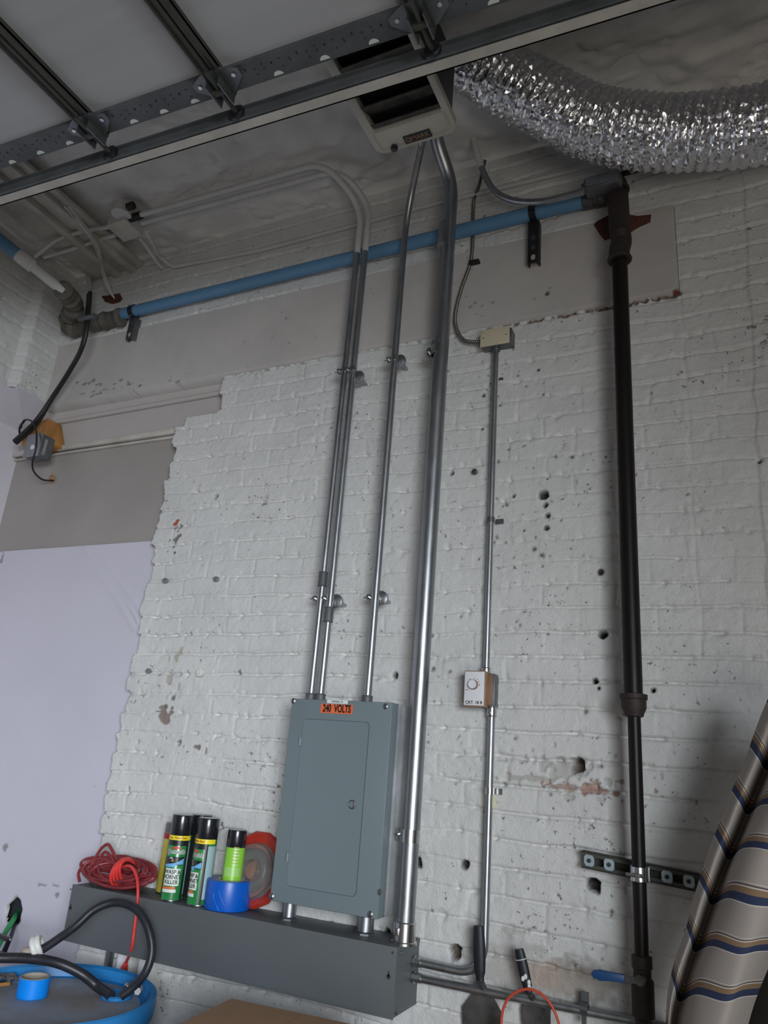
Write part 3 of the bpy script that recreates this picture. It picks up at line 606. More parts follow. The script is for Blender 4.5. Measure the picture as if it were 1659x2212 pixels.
# ---- blue pipe
yp = -.044; zp = PY(760, 557, yp).z
bp = thing('blue_pipe', 'long light-blue water pipe running along the wall under the ceiling', 'pipe', (-2.45, yp, zp))
pL = PY(208, 703, yp); pR = PY(1300, 432, yp)
MB().sweep([(pL.x-.06, yp, zp), (pR.x, yp, zp)], .0265, 28).build('pipe', M['blue_pipe'], bp)
q = PY(1290, 436, yp); MB().lathe((q.x-.05, yp, zp), (1, 0, 0), [(.028, 0), (.034, .004), (.034, .035), (.030, .04), (.030, .05), (.036, .054), (.036, .080), (.028, .084)], 24).build('compression_nut', M['iron_blade'], bp)
# wrapped joint at its left end
def lumpy(pts, r, seed, m, parent, name, seg=20, amp=.22):
    n = len(pts)
    return MB().sweep(pts, lambda t, i: r*(1+amp*math.sin(t*70+seed)*.5+amp*math.sin(t*131+seed*2)*.5)*(0.8 if i in (0, n-1) else 1), seg).build(name, m, parent)
w1 = thing('wrapped_fitting', 'taped brown-grey pipe joint at the left end of the blue pipe', 'pipe fitting', PY(230, 695, yp))
lumpy(resample(spline([PY(197, 701, yp), PY(230, 693, yp), PY(268, 684, yp)], 8), .012), .038, 1, M['wrap'], w1, 'wrap')
w2 = thing('wrapped_fitting', 'taped brown-grey double elbow hanging in the corner left of the blue pipe', 'pipe fitting', PY(150, 690, yp))
ce_ = [PY(175, 710, yp), PY(150, 708, yp), PY(149, 690, yp-.01), PY(158, 672, -.14), PY(160, 655, -.19), PY(148, 640, -.25), PY(132, 622, -.33)]
lumpy(resample(spline(ce_, 8), .012), .040, 4, M['wrap'], w2, 'wrap')
# the pipe that comes in from the left front
lp = thing('blue_pipe', 'short blue pipe with whitewashed sleeve running from left edge to the corner elbow', 'pipe', PY(132, 622, -.33))
e1 = PY(140, 632, -.30); e2 = V((e1.x-.10, -1.05, e1.z+.10))
p0 = e1; 
import itertools
def along(px, py, p0, d):  # point of the 3-D line p0+t*d closest to the view ray
    r = ray(px, py); w0 = p0-CAM; a, b, c, e, f_ = d.dot(d), d.dot(r), r.dot(r), d.dot(w0), r.dot(w0)
    t = (b*f_-c*e)/(a*c-b*b); return p0+d*t
far = PX(-60, 470, -2.93)
dd_ = (far-p0)
MB().sweep([along(60, 553, p0, dd_), far], .027, 24).build('pipe', M['blue_pipe'], lp)
MB().sweep([p0, along(62, 558, p0, dd_)], .0225, 24).build('sleeve', M['conduit_paint'], lp)
sA = along(80, 570, p0, dd_); sB = along(42, 545, p0, dd_); MB().sweep([sA, sA.lerp(sB, .08), sB.lerp(sA, .08), sB], lambda t, i: .031 if i in (1, 2) else .026, 24).build('collar', M['conduit_paint'], lp)
# pipe supports: strut pieces with black clamp
def support(px_, ztop, zbot, lab, m, clampm):
    x = PY(px_, 480, yp).x if px_ > 500 else PY(px_, 690, yp).x+.0
    t = thing('pipe_support', lab, 'pipe bracket', (x, 0, zbot), 'blue pipe brackets')
    zt2 = zp-.030; mb = MB(); mb.box((x-.020, -.036, zbot), (x+.020, -.040, zt2)); mb.box((x-.020, -.004, zbot), (x-.017, -.038, zt2)); mb.box((x+.017, -.004, zbot), (x+.020, -.038, zt2))
    mb.build('channel', m, t, bevel=.001)
    for k in range(3): MB().prism(rrect(x-.0075, zbot+.012+.042*k, x+.0075, zbot+.034+.042*k, .007), ((0, 0, 0), (1, 0, 0), (0, 0, 1), (0, -1, 0)), .0398, .0406).build('slot', M['cardcore'] if k == 0 else M['gap'], t, 0)
    MB().lathe((x-.012, yp, zp), (1, 0, 0), [(.0272, 0), (.0315, 0), (.0315, .024), (.0272, .024)], 28, closed=True).build('clamp', clampm, t)
    return t
support(1152, 3.485, PY(1157, 566, -.04).z, 'black slotted channel bracket clamping the blue pipe below the conduit sweep', M['black_steel'], M['plastic_black'])
support(285, 3.50, PY(295, 728, -.04).z, 'grey channel bracket clamping the blue pipe beside its taped joint', M['galv_dark'], M['plastic_black'])
# ---- black iron gas pipe
xg, yg = -0.268, -.105
ztop = PY(1341, 545, yg).z
gp = thing('black_iron_pipe', 'tall black iron pipe running up the right side of the brick wall', 'pipe', (xg, yg, 1.0))
zr = PY(1361, 1525, yg).z; zv = PY(1386, 2070, yg).z
MB().cyl((xg, yg, zr), (xg, yg, ztop), .0245, 28).build('upper_pipe', M['black_pipe'], gp)
MB().cyl((xg, yg, zv-.03), (xg, yg, zr), .0168, 24).build('lower_pipe', M['black_pipe'], gp)
MB().lathe((xg, yg, zr-.028), (0, 0, 1), [(.019, 0), (.024, .002), (.026, .010), (.032, .022), (.0325, .044), (.036, .046), (.036, .058), (.026, .060)], 28).build('reducer', M['rust_iron'], gp)
zt_ = PY(1343, 560, yg).z
mb = MB(); mb.sweep(spline([(xg, yg, zt_-.005), (xg, yg, zt_+.035), (xg+.006, yg+.01, zt_+.075), (xg+.004, yg, zt_+.11)], 6), .033, 24); mb.torus((xg, yg, zt_), (0, 0, 1), .033, .006, 28, 10); mb.build('coupling', M['rust_iron'], gp)
eq = PY(1328, 425, yp)
mb = MB(); mb.sweep(fillet([(xg+.004, yg, zt_+.10), (xg-.002, yg+.012, zp+.004), (eq.x-.03, yp-.004, zp)], [.05], 8), lambda t, i: .034, 24); mb.build('elbow', M['rust_iron'], gp)
mb = MB(); mb.torus((xg, yg, zp-.045), (0, 0, 1), .034, .006, 28, 10); mb.build('collar', M['rust_iron'], gp); MB().box((xg-.01, yg-.01, zp+.018), (xg+.068, yg+.015, zp+.034)).build('lug', M['rust_iron'], gp, bevel=.004)
# broken-out brick round it and the hole on the left, as lumps of bare brick
def bare(name, pts, y0, y1, lab, y=0.0):
    P = [PY(a, b, y) for a, b in pts]; c = sum(P, V((0, 0, 0)))/len(P); mb = MB(); vs = [(p.x, y0, p.z) for p in P]+[(c.x+(p.x-c.x)*.5, y1, c.z+(p.z-c.z)*.5) for p in P]; n = len(P)
    mb.add(vs, [(i, (i+1) % n, n+(i+1) % n, n+i) for i in range(n)]+[tuple(range(n, 2*n))]); o = mb.build(name, M['brick_red'], None, 20); return tag(o, lab, 'broken brick')
bare('exposed_brick', [(1283, 490), (1290, 482), (1313, 470), (1330, 470), (1345, 465), (1380, 470), (1413, 466), (1412, 484), (1390, 492), (1365, 508), (1345, 500), (1330, 515), (1308, 524), (1296, 510), (1290, 500)], -.010, -.016, 'chipped bare red brick behind the top of the black iron pipe')
bare('exposed_brick', [(222, 642), (240, 640), (262, 636), (268, 648), (262, 655), (246, 659), (230, 654)], -.010, -.018, 'chipped bare red brick patch above the left end of the blue pipe')
# gas valve
va = thing('gas_valve', 'iron shut-off valve with a blue lever at the foot of the black pipe', 'valve', (xg, yg, zv-.2))
mb = MB(); mb.lathe((xg, yg, zv-.20), (0, 0, 1), [(.018, 0), (.018, .03), (.024, .03), (.024, .05), (.020, .055), (.020, .075), (.026, .080), (.026, .155), (.021, .16), (.021, .178), (.024, .18), (.024, .205), (.018, .207)], 16); mb.build('valve_body', M['rust_iron'], va)
vp = PY(1383, 2117, -.14); MB().cyl((vp.x, -.150, vp.z), (vp.x, -.10, vp.z), .012, 8).build('stem_nut', M['iron_blade'], va)
h0 = PY(1376, 2118, -.146); h1 = PY(1282, 2103, -.146); h1b = PY(1340, 2112, -.146)
MB().prism([(0, -.007), ((h1b-h0).length, -.006), ((h1b-h0).length, .006), (0, .007)], (h0, (h1b-h0).normalized(), (0, 0, 1), (0, -1, 0)), 0, .003).build('lever', M['iron_blade'], va)
L_ = (h1-h1b).length; MB().prism([(-.01, -.0085), (L_*.4, -.0095), (L_*.75, -.012), (L_, -.008), (L_+.006, .0), (L_, .008), (L_*.75, .011), (L_*.4, .0095), (-.01, .0085)], (h1b, (h1-h1b).normalized(), (0, 0, 1), (0, -1, 0)), -.004, .008).build('grip', M['valve_blue'], va, bevel=.003)
# strut rail with clamp
sa = PY(1257, 1855, -.035); sb = PY(1512, 1908, -.035)
sr = thing('strut_channel', 'horizontal olive-grey strut channel holding the black pipe to the wall', 'metal channel', (sa.x, 0, sa.z))
du = (sb-sa).normalized(); vv = V((0, 0, 1)); nn = V((0, -1, 0)); Ls = (sb-sa).length; fr = (V((sa.x, -.006, sa.z)), du, vv, nn)
mb = MB()
for (b0, b1, d0, d1) in ((-.0205, .0205, 0, .003), (.0175, .0205, 0, .036), (-.0205, -.0175, 0, .036), (.009, .0205, .033, .036), (-.0205, -.009, .033, .036)):
    mb.prism([(0, b0), (Ls, b0), (Ls, b1), (0, b1)], fr, d0, d1)
mb.build('channel', M['strut'], sr)
for a in (1275, 1320, 1445, 1490):
    t_ = (a-1257)/(1512-1257)*Ls; wz = MB().prism([(t_-.013, -.008), (t_-.008, -.0135), (t_+.008, -.0135), (t_+.013, -.008), (t_+.013, .008), (t_+.008, .0135), (t_-.008, .0135), (t_-.013, .008)], fr, .0362, .0378).build('washer_plate', M['washer'], sr)
    c = V((sa.x, -.006, sa.z))+du*t_; MB().lathe(c+nn*.0378, nn, [(.0052, 0), (.0052, .003), (.002, .004)], 12).build('anchor_head', M['gap'], wz)
t_ = (1408-1257)/(1512-1257)*Ls; MB().prism([(t_-.006, -.007), (t_+.006, -.007), (t_+.006, .006), (t_-.006, .006)], fr, .030, .040).build('square_nut', M['cardcore'], sr, bevel=.001)
zc = sa.z+du.z*((xg-sa.x)/du.x)
cl_ = MB().lathe((xg, yg, zc-.016), (0, 0, 1), [(.0172, 0), (.0205, 0), (.0205, .032), (.0172, .032)], 28, closed=True); cl_.box((xg-.004, yg-.03, zc-.016), (xg-.001, yg-.016, zc+.016)); cl_.box((xg+.001, yg-.03, zc-.016), (xg+.004, yg-.016, zc+.016)); cl_.box((xg-.023, yg+.016, zc-.016), (xg-.019, -.03, zc+.016)); cl_.box((xg+.019, yg+.016, zc-.016), (xg+.023, -.03, zc+.016))
clo = cl_.build('pipe_clamp', M['zinc'], sr); MB().cyl((xg-.028, yg-.023, zc-.002), (xg+.012, yg-.023, zc-.002), .0045, 12).build('bolt', M['zinc'], clo)
# wall anchors left in the brick
for (a, b, m_, r_, lab) in ((1050-0, 0, 0, 0, ''),):
    pass
for (a, b, r_, mm, lab) in ((356, 1254, .011, 'wallbolt', 'grey anchor bolt near the left brick edge, left of the upper pair'), (466, 1251, .011, 'wallbolt', 'grey anchor bolt sticking out of the brick, right of an upper pair'),
                            (320, 1449, .010, 'wallbolt', 'grey anchor bolt near the left brick edge, the lower one'), (431, 1452, .016, 'white_plastic', 'white-painted round plug standing out of the brick wall'), (1025, 1018, .009, 'iron_blade', 'bent metal anchor left in the brick right of the thick conduit')):
    p = PY(a, b, -.02); t = thing('wall_anchor', lab, 'wall anchor', (p.x, 0, p.z), 'anchors left in the brick')
    MB().cyl((p.x, 0, p.z), (p.x, -.030, p.z), r_*.5, 12).build('stud', M[mm], t); MB().lathe((p.x, -.012, p.z), (0, -1, 0), [(r_, 0), (r_, .010), (r_*.7, .012)], 6 if mm == 'wallbolt' else 20).build('nut', M[mm], t)
# thin painted pipe along the top of the wall
tp = thing('painted_thin_pipe', 'thin white-painted pipe running along the top of the brick wall below the ceiling', 'pipe', (-2.36, -.026, 3.70))
pts = [PY(318, 502, -.30), PY(345, 555, -.08), PY(372, 577, -.027), (-1.8, -.027, 3.703), (-1.0, -.027, 3.705), PY(1330, 346, -.027), PY(1400, 330, -.027)]
MB().sweep(fillet(pts, .05, 6), .0085, 14).build('pipe', M['conduit_paint'], tp)
p = PY(1310, 352, -.03); MB().box((p.x-.006, -.006, p.z-.012), (p.x+.006, -.037, p.z+.012)).build('strap', M['conduit_paint'], tp, bevel=.002)
# ceiling junction box and the painted conduits around it
zc_ = 3.775
jc = thing('ceiling_junction_box', 'white-painted square junction box hanging under the ceiling beam', 'junction box', PZ(285, 492, zc_))
b0, b1, b2, b3 = [PZ(a, b, zc_) for a, b in ((238, 487), (272, 474), (305, 508), (262, 520))]
cc = (b0+b1+b2+b3)/4
MB().box((cc.x-.055, cc.y-.055, zc_), (cc.x+.055, cc.y+.055, zc_+.045)).build('box', M['conduit_paint'], jc, bevel=.003)
MB().box((cc.x-.058, cc.y-.058, zc_-.004), (cc.x+.058, cc.y+.058, zc_)).build('cover_plate', M['beige_paint'], jc, bevel=.0015)
MB().lathe((cc.x+.045, cc.y-.072, zc_+.012), (0, 0, 1), [(.045, 0), (.045, .05)], 8).build('octagon_box', M['conduit_paint'], jc)
MB().cyl((cc.x+.10, cc.y-.09, zc_+.025), (cc.x+.13, cc.y-.09, zc_+.025), .017, 16).cyl((cc.x+.05, cc.y-.03, zc_+.025), (cc.x+.12, cc.y-.03, zc_+.025), .017, 16).build('connector', M['black_steel'], jc)
for (pts, lab) in (([PZ(238, 490, 3.80), PZ(195, 497, 3.80), PZ(160, 505, 3.80), PZ(120, 520, 3.79), PZ(75, 555, 3.74)], 'upper white-painted conduit running left from the ceiling box'),
                   ([PZ(250, 508, 3.80), PZ(215, 518, 3.80), PZ(150, 540, 3.80), PZ(95, 556, 3.78)], 'lower white-painted conduit running left from the ceiling box'),
                   ([PZ(300, 512, 3.79), PZ(315, 530, 3.79), PY(342, 570, -.06), PY(352, 578, -.03)], 'short white-painted conduit from the ceiling box down to the wall top')):
    t = thing('painted_conduit', lab, 'conduit', pts[0], 'white-painted conduits at the ceiling box'); MB().sweep(spline(pts, 8), .0095, 14).build('pipe', M['conduit_paint'], t)
# ---- unit heater
zh = 3.50
he = thing('unit_heater', 'cream electric unit heater with dark louvers hung from the ceiling behind the door track', 'heater', (-.83, -.72, 3.86))
hx0, hx1, hy0, hy1 = -.972, -.690, -.945, -.508
mb = MB(); outer = rrect(hx0, hy0, hx1, hy1, .035); inner = rrect(hx0+.030, hy0+.035, hx1-.022, hy1-.095, .006)
def ring_prism(mb, outer, inner, z0, z1):
    n = len(outer); vs = [(a, b, z0) for a, b in outer]+[(a, b, z0) for a, b in inner]+[(a, b, z1) for a, b in outer]+[(a, b, z1) for a, b in inner]; fs = []
    for i in range(n):
        j = (i+1) % n; fs += [(i, j, n+j, n+i), (2*n+i, 3*n+i, 3*n+j, 2*n+j), (i, 2*n+i, 2*n+j, j), (n+i, n+j, 3*n+j, 3*n+i)]
    mb.add(vs, fs)
ring_prism(mb, outer, inner, zh, zh+.030); mb.build('front_frame', M['heater'], he, bevel=.003)
mb = MB(); mb.prism(rrect(hx0+.012, hy0+.012, hx1-.012, hy1-.012, .03), ((0, 0, 0), (1, 0, 0), (0, 1, 0), (0, 0, 1)), zh+.03, zh+.26)
mb.build('housing', M['heater_dark'], he)
ring = MB(); ring_prism(ring, rrect(hx0+.018, hy1-.092, hx1-.018, hy1-.014, .012), rrect(hx0+.022, hy1-.088, hx1-.022, hy1-.018, .010), zh-.003, zh); ring.build('trim_bead', M['heater'], he)
nl = 5
for k in range(nl):
    yy = hy0+.055+k*(hy1-.105-hy0-.045)/(nl-1)
    M4 = Matrix.Translation((0, yy, zh+.012)) @ Matrix.Rotation(math.radians(24), 4, 'X')
    MB().box((hx0+.03, -.026, -.0015), (hx1-.022, .026, .0015), M4).build('louver', M['louver'], he)
q = PZ(902, 294, zh); nb = MB().box((q.x-.046, q.y-.015, zh-.004), (q.x+.046, q.y+.015, zh+.001)).build('badge', M['gap'], he, bevel=.001)
text('lettering', 'QMARK', .023, M['brass'], nb, (q.x+.0, q.y-.001, zh-.0045), u=(1, 0, 0), v=(0, -1, 0), bold=.0006)
q = PZ(852, 317, zh); MB().lathe((q.x, q.y, zh), (0, 0, -1), [(.012, 0), (.012, .010), (.009, .014)], 8).build('control_knob', M['plastic_black'], he)
MB().box((hx0+.05, -.74, zh+.26), (hx0+.08, -.70, 3.875)).box((hx1-.08, -.74, zh+.26), (hx1-.05, -.70, 3.875)).build('hanger', M['heater'], he)
# ---- foil duct
ctr = [PZ(930, 78, 3.78), PZ(1000, 125, 3.74)]
def AD(px, py, d): r = ray(px, py); return CAM+r*(d/FPX)
pts = [AD(860, 30, 2.62), AD(960, 95, 2.56), AD(1060, 155, 2.50), AD(1160, 210, 2.44), AD(1270, 262, 2.38), AD(1400, 287, 2.30), AD(1540, 282, 2.22), AD(1690, 262, 2.14), AD(1850, 235, 2.08), AD(2100, 190, 2.00), AD(2450, 110, 1.92), AD(2800, 20, 1.86)]
sp = resample(spline(pts, 16), .0060)
random.seed(3); seg = 84; n = len(sp); vs = []; fs = []; T = []
for i in range(n): T.append((sp[min(n-1, i+1)]-sp[max(0, i-1)]).normalized())
u = V((0, 1, 0)); u = (u-T[0]*u.dot(T[0])).normalized()
for i in range(n):
    u = (u-T[i]*u.dot(T[i])).normalized(); w = T[i].cross(u); t = i*.0060
    for k in range(seg):
        a = 2*math.pi*k/seg; dx_, dy_ = math.cos(a), math.sin(a)
        nz1 = mnoise.noise(V((dx_*3, dy_*3, t*9))); nz2 = mnoise.noise(V((dx_*9, dy_*9, t*26+5))); nz3 = mnoise.noise(V((dx_*20, dy_*20, t*60+9)))
        ph = t*2*math.pi/.030+a*1.0+nz1*1.6
        nz4 = mnoise.noise(V((dx_*5+dy_*2+t*30, dy_*5, t*75))); R = .1040+.0060*(abs(math.sin(ph/2))**.7*2-1)+.005*nz1+.0040*nz2+.0034*abs(nz3)+.0042*abs(nz4)
        vs.append(sp[i]+(u*dx_+w*dy_)*R)
for i in range(n-1):
    for k in range(seg):
        a_, b_, c_, d_ = i*seg+k, i*seg+(k+1) % seg, (i+1)*seg+(k+1) % seg, (i+1)*seg+k
        fs += [(a_, b_, c_), (a_, c_, d_)] if (i+k) % 2 else [(a_, b_, d_), (b_, c_, d_)]
me = bpy.data.meshes.new('foil_duct'); me.from_pydata(vs, [], fs); me.update(); me.materials.append(M['foil'])
fd = bpy.data.objects.new('foil_duct', me); COL.objects.link(fd); tag(fd, 'crinkled silver foil flexible duct sagging below the ceiling at upper right', 'duct')
# ---- overhead door track and sections
zt0 = 3.25
tA = PZ(0, 445, zt0); tB = PZ(1463, 0, zt0); td = (tB-tA); td.z = 0; td.normalize(); tn = V((-td.y, td.x, 0))
T0 = tA-td*.95; T1 = tB+td*1.6; Lt = (T1-T0).length; FT = (T0, td, tn, V((0, 0, 1)))
dtk = thing('door_track', 'long steel overhead door track with a cream-painted angle along its lower edge', 'door track', T0)
MB().prism([(0, -.030), (Lt, -.030), (Lt, 0), (0, 0)], FT, 0, .004).prism([(0, -.004), (Lt, -.004), (Lt, 0), (0, 0)], FT, 0, .036).build('angle_iron', M['beige_paint'], dtk)
MB().prism([(0, -.035), (Lt, -.035), (Lt, -.031), (0, -.031)], FT, .002, .040).prism([(0, -.046), (Lt, -.046), (Lt, -.033), (0, -.033)], FT, .038, .042).prism([(0, -.042), (Lt, -.042), (Lt, -.033), (0, -.033)], FT, .002, .005).build('channel', M['blue_steel'], dtk)
for xx in (-2.75, 0.35):
    q = T0+td*(xx-T0.x); MB().box((q.x-.015, q.y-.004, zt0+.04), (q.x+.015, q.y, 3.88)).build('hanger', M['galv_dark'], dtk)
# sections: joints along x
zd = 3.30
J = [PZ(230, 300, zd).x, PZ(505, 213, zd).x, PZ(932, 82, zd).x]
J = [J[0]-.50]+J+[J[2]+.60]; J = [J[0]-.56]+J+[J[-1]+.53, J[-1]+1.06]
gd = thing('overhead_door', 'raised sectional garage door of pale panels hanging flat under the ceiling', 'garage door', (J[0], -1.1, zd))
def ytr(x): return T0.y+td.y/td.x*(x-T0.x)
yin = -4.2
for i in range(len(J)-1):
    x0, x1 = max(J[i], -3.02), J[i+1]
    if x1 <= x0+.02: continue
    y0, y1 = ytr(x0)-.086, ytr(x1)-.086
    sec = MB(); sec.add([(x0+.004, y0-.01, zd+.012), (x1-.004, y1-.01, zd+.012), (x1-.004, yin, zd+.012), (x0+.004, yin, zd+.012), (x0+.004, y0-.01, zd+.045), (x1-.004, y1-.01, zd+.045), (x1-.004, yin, zd+.045), (x0+.004, yin, zd+.045)], [(0, 1, 2, 3), (7, 6, 5, 4), (0, 4, 5, 1), (1, 5, 6, 2), (2, 6, 7, 3), (3, 7, 4, 0)])
    so = sec.build('door_section', M['door_skin'], gd)
    # perforated end stile
    w_ = .068; Ls_ = x1-x0; fr = (V((x0, y0, zd)), V((x1-x0, y1-y0, 0)).normalized(), V((0, -1, 0)), V((0, 0, 1)))
    mb = MB(); mb.prism([(0.002, 0), (Ls_-.002, 0), (Ls_-.002, w_), (.002, w_)], fr, .0, .012); es = mb.build('end_stile', M['blue_steel'], so)
    hol = MB(); ho2 = MB()
    for k in range(int(Ls_/.026)):
        a_ = .03+k*.026; 
        for b_ in (.026+.010*(k % 3), .050-.007*(k % 2)):
            if .04 < a_ < Ls_-.04: hol.prism([(a_+.0028*math.cos(q), b_+.0028*math.sin(q)) for q in [2*math.pi*j/8 for j in range(8)]], fr, -.0006, .0004)
    for f_ in (.28, .52, .76): ho2.prism([(Ls_*f_+.014*math.cos(q), .006+.012*abs(math.sin(q)) if q < 3.2 else .0) for q in [math.pi*j/8 for j in range(9)]], fr, -.0006, .0004)
    if hol.v: hol.build('punched_holes', M['gap'], es, 0)
    ho2.build('notches', M['trim_white'], es, 0)
    # joint rib: paired angle stiffeners across the door
    if x0 == J[i]:
        mb = MB(); mb.box((x0-.026, yin, zd-.010), (x0-.003, y0-.0, zd+.012)); mb.box((x0+.003, yin, zd-.010), (x0+.026, y0-.0, zd+.012)); mb.box((x0-.026, yin, zd-.018), (x0-.021, y0, zd)); mb.box((x0+.021, yin, zd-.018), (x0+.026, y0, zd))
        mb.build('stiffener', M['strut'], so, bevel=.001)
        hg = MB().prism([(x0-.075, y0-.045), (x0-.075, y0-.065), (x0-.03, y0-.085), (x0+.03, y0-.085), (x0+.075, y0-.065), (x0+.075, y0-.045), (x0+.03, y0-.008), (x0-.03, y0-.008)], ((0, 0, 0), (1, 0, 0), (0, 1, 0), (0, 0, 1)), zd-.014, zd-.009)
        hg.box((x0-.022, y0-.07, zd-.048), (x0-.018, y0+.0, zd-.01)); hg.box((x0+.018, y0-.07, zd-.048), (x0+.022, y0+.0, zd-.01)); ho_ = hg.build('roller_hinge', M['galv_dark'], so)
        MB().cyl((x0-.024, y0-.035, zd-.034), (x0+.024, y0-.035, zd-.034), .009, 14).cyl((x0, y0-.10, zd-.030), (x0, y0+.036, zd-.030), .0065, 12).build('roller_shaft', M['strut'], ho_)
        MB().lathe((x0, y0+.032, zd-.030), (0, 1, 0), [(.020, 0), (.024, .003), (.024, .011), (.020, .014)], 20).build('roller', M['plastic_black'], ho_)
        for sx_ in (-.055, .055): MB().cyl((x0+sx_, y0-.055, zd-.018), (x0+sx_, y0-.055, zd-.013), .006, 8).build('bolt', M['zinc'], ho_)
# ---- spray cans
def can(base, R, Htot, capH, lab, print_m, name='spray_can', grp='spray cans on the trough', cap_m=None, neck=True):
    x, y, z = base; t = thing(name, lab, 'spray can', base, grp); bh = Htot-capH
    MB().lathe(base, (0, 0, 1), [(R*.90, 0), (R, .002), (R, .005), (R*.985, .0055)], 40).build('base_rim', M['zinc'], t)
    MB().lathe((x, y, z+.005), (0, 0, 1), [(R*.985, 0), (R*.985, bh-.012), (R*.93, bh-.006)], 48).build('body', print_m, t)
    MB().lathe((x, y, z+bh-.002), (0, 0, 1), [(R*.97, 0), (R*.985, .001), (R*.965, capH-.004), (R*.93, capH), (0, capH)], 40).build('cap', cap_m or M['plastic_black'], t)
    return t
def arcpatch(c, R, a0, a1, z0, z1, name, m, parent, n=16, top=None):
    mb = MB(); vs = []; fs = []
    for i in range(n+1):
        a = a0+(a1-a0)*i/n; f_ = i/n
        zt__ = z1 if top is None else z1+top(f_); 
        vs += [(c[0]+R*math.cos(a), c[1]+R*math.sin(a), z0), (c[0]+R*math.cos(a), c[1]+R*math.sin(a), zt__)]
    for i in range(n): fs.append((2*i, 2*i+2, 2*i+3, 2*i+1))
    mb.add(vs, fs); o = mb.build(name, m, parent, 60); return o
def wasp(base, lab, facing):
    R = .0345; H = .252; t = can(base, R, H, .062, lab, M['can_green']); c = base; z = base[2]; R_ = R*.985
    f0 = facing
    arcpatch(c, R_+.0003, f0-2.0, f0+2.0, z+.176, z+.1895, 'size_band', M['yellow'], t)
    text('band_text', '2 oz. Value Size!', .0095, M['deepred'], t, None, bend=((c[0], c[1], z+.183), R_+.0004, f0), bold=.0002, depth=.0003)
    arcpatch(c, R_+.0002, f0-3.1, f0-.95, z+.006, z+.176, 'side_print', M['can_dark'], t)
    arcpatch(c, R_+.0002, f0+1.0, f0+1.3, z+.006, z+.176, 'side_print', M['can_dark'], t)
    arcpatch(c, R_+.0003, f0+1.3, f0+2.6, z+.02, z+.170, 'directions_panel', M['mint'], t)
    arcpatch(c, R_+.0003, f0-.9, f0+1.0, z+.160, z+.176, 'dark_shoulder_print', M['can_dark'], t, top=None)
    arcpatch(c, R_+.0003, f0-.45, f0+.55, z+.151, z+.152, 'red_arc', M['red_bright'], t, top=lambda f_: .006*math.sin(f_*3.14))
    text('brand_text', 'Spectracide', .0165, M['trim_white'], t, None, bend=((c[0], c[1], z+.1425), R_+.0004, f0), bold=.0012, depth=.0003, sx=.82, shear=.15)
    text('brand_text', 'Spectracide', .0165, M['ink'], t, None, bend=((c[0], c[1], z+.1425), R_+.0008, f0), bold=.0000, depth=.0003, sx=.82, shear=.15)
    arcpatch(c, R_+.0003, f0-.95, f0+.95, z+.104, z+.128, 'insect_picture', M['can_dark'], t)
    arcpatch(c, R_+.0006, f0-.95, f0+.2, z+.098, z+.104, 'spray_picture', M['skyblue'], t, top=lambda f_: .007*f_)
    arcpatch(c, R_+.0006, f0+.25, f0+.9, z+.106, z+.112, 'spray_picture', M['skyblue'], t, top=lambda f_: .012*f_)
    arcpatch(c, R_+.0006, f0-.30, f0-.02, z+.113, z+.120, 'insect_body', M['tan'], t, top=lambda f_: .005*math.sin(f_*3.14)); arcpatch(c, R_+.0006, f0-.5, f0-.1, z+.122, z+.124, 'insect_wing', M['mint'], t, top=lambda f_: .003*math.sin(f_*3.14))
    arcpatch(c, R_+.0003, f0-.78, f0+.72, z+.045, z+.094, 'name_panel', M['trim_white'], t)
    for k, ln in enumerate(('WASP &', 'HORNET', 'KILLER')):
        text('name_text', ln, .0160, M['ink'], t, None, bend=((c[0], c[1], z+.084-.0145*k), R_+.0006, f0-.03), bold=.0003, depth=.0003, sx=.92)
    arcpatch(c, R_+.0003, f0-.85, f0+.45, z+.036, z+.042, 'orange_bar', M['orange'], t)
    arcpatch(c, R_+.0003, f0-.85, f0+.55, z+.026, z+.035, 'white_bar', M['trim_white'], t)
    return t
pA = PY(371, 1938, -.115); wasp((pA.x, -.118, tz1), 'tall green and black wasp killer can with its label facing front', -1.12)
pB = PY(427, 1950, -.115); wasp((pB.x, -.115, tz1), 'tall green wasp killer can turned partly away, between the front-facing can and the blue tape', -1.95)
pC = PY(414, 1925, -.045); can((pC.x, -.046, tz1), .0345, .252, .062, 'dark tall black-capped can standing at the wall behind the two wasp killer cans', M['can_dark'])
pD = PY(352, 1922, -.055); yc = can((pD.x-.004, -.040, tz1), .030, .215, .030, 'yellow measuring-scale can mostly hidden behind the leftmost wasp killer can', M['can_yellow'], cap_m=M['greyplastic'])
arcpatch((pD.x-.004, -.040), .0302, -3.6, -1.0, tz1+.165, tz1+.182, 'red_band', M['deepred'], yc)
for k in range(9): arcpatch((pD.x-.004, -.040), .0302, -3.4, -2.9, tz1+.03+.013*k, tz1+.032+.013*k, 'scale_mark', M['ink'], yc)
pE = PY(490, 1915, -.095); tz = tz1
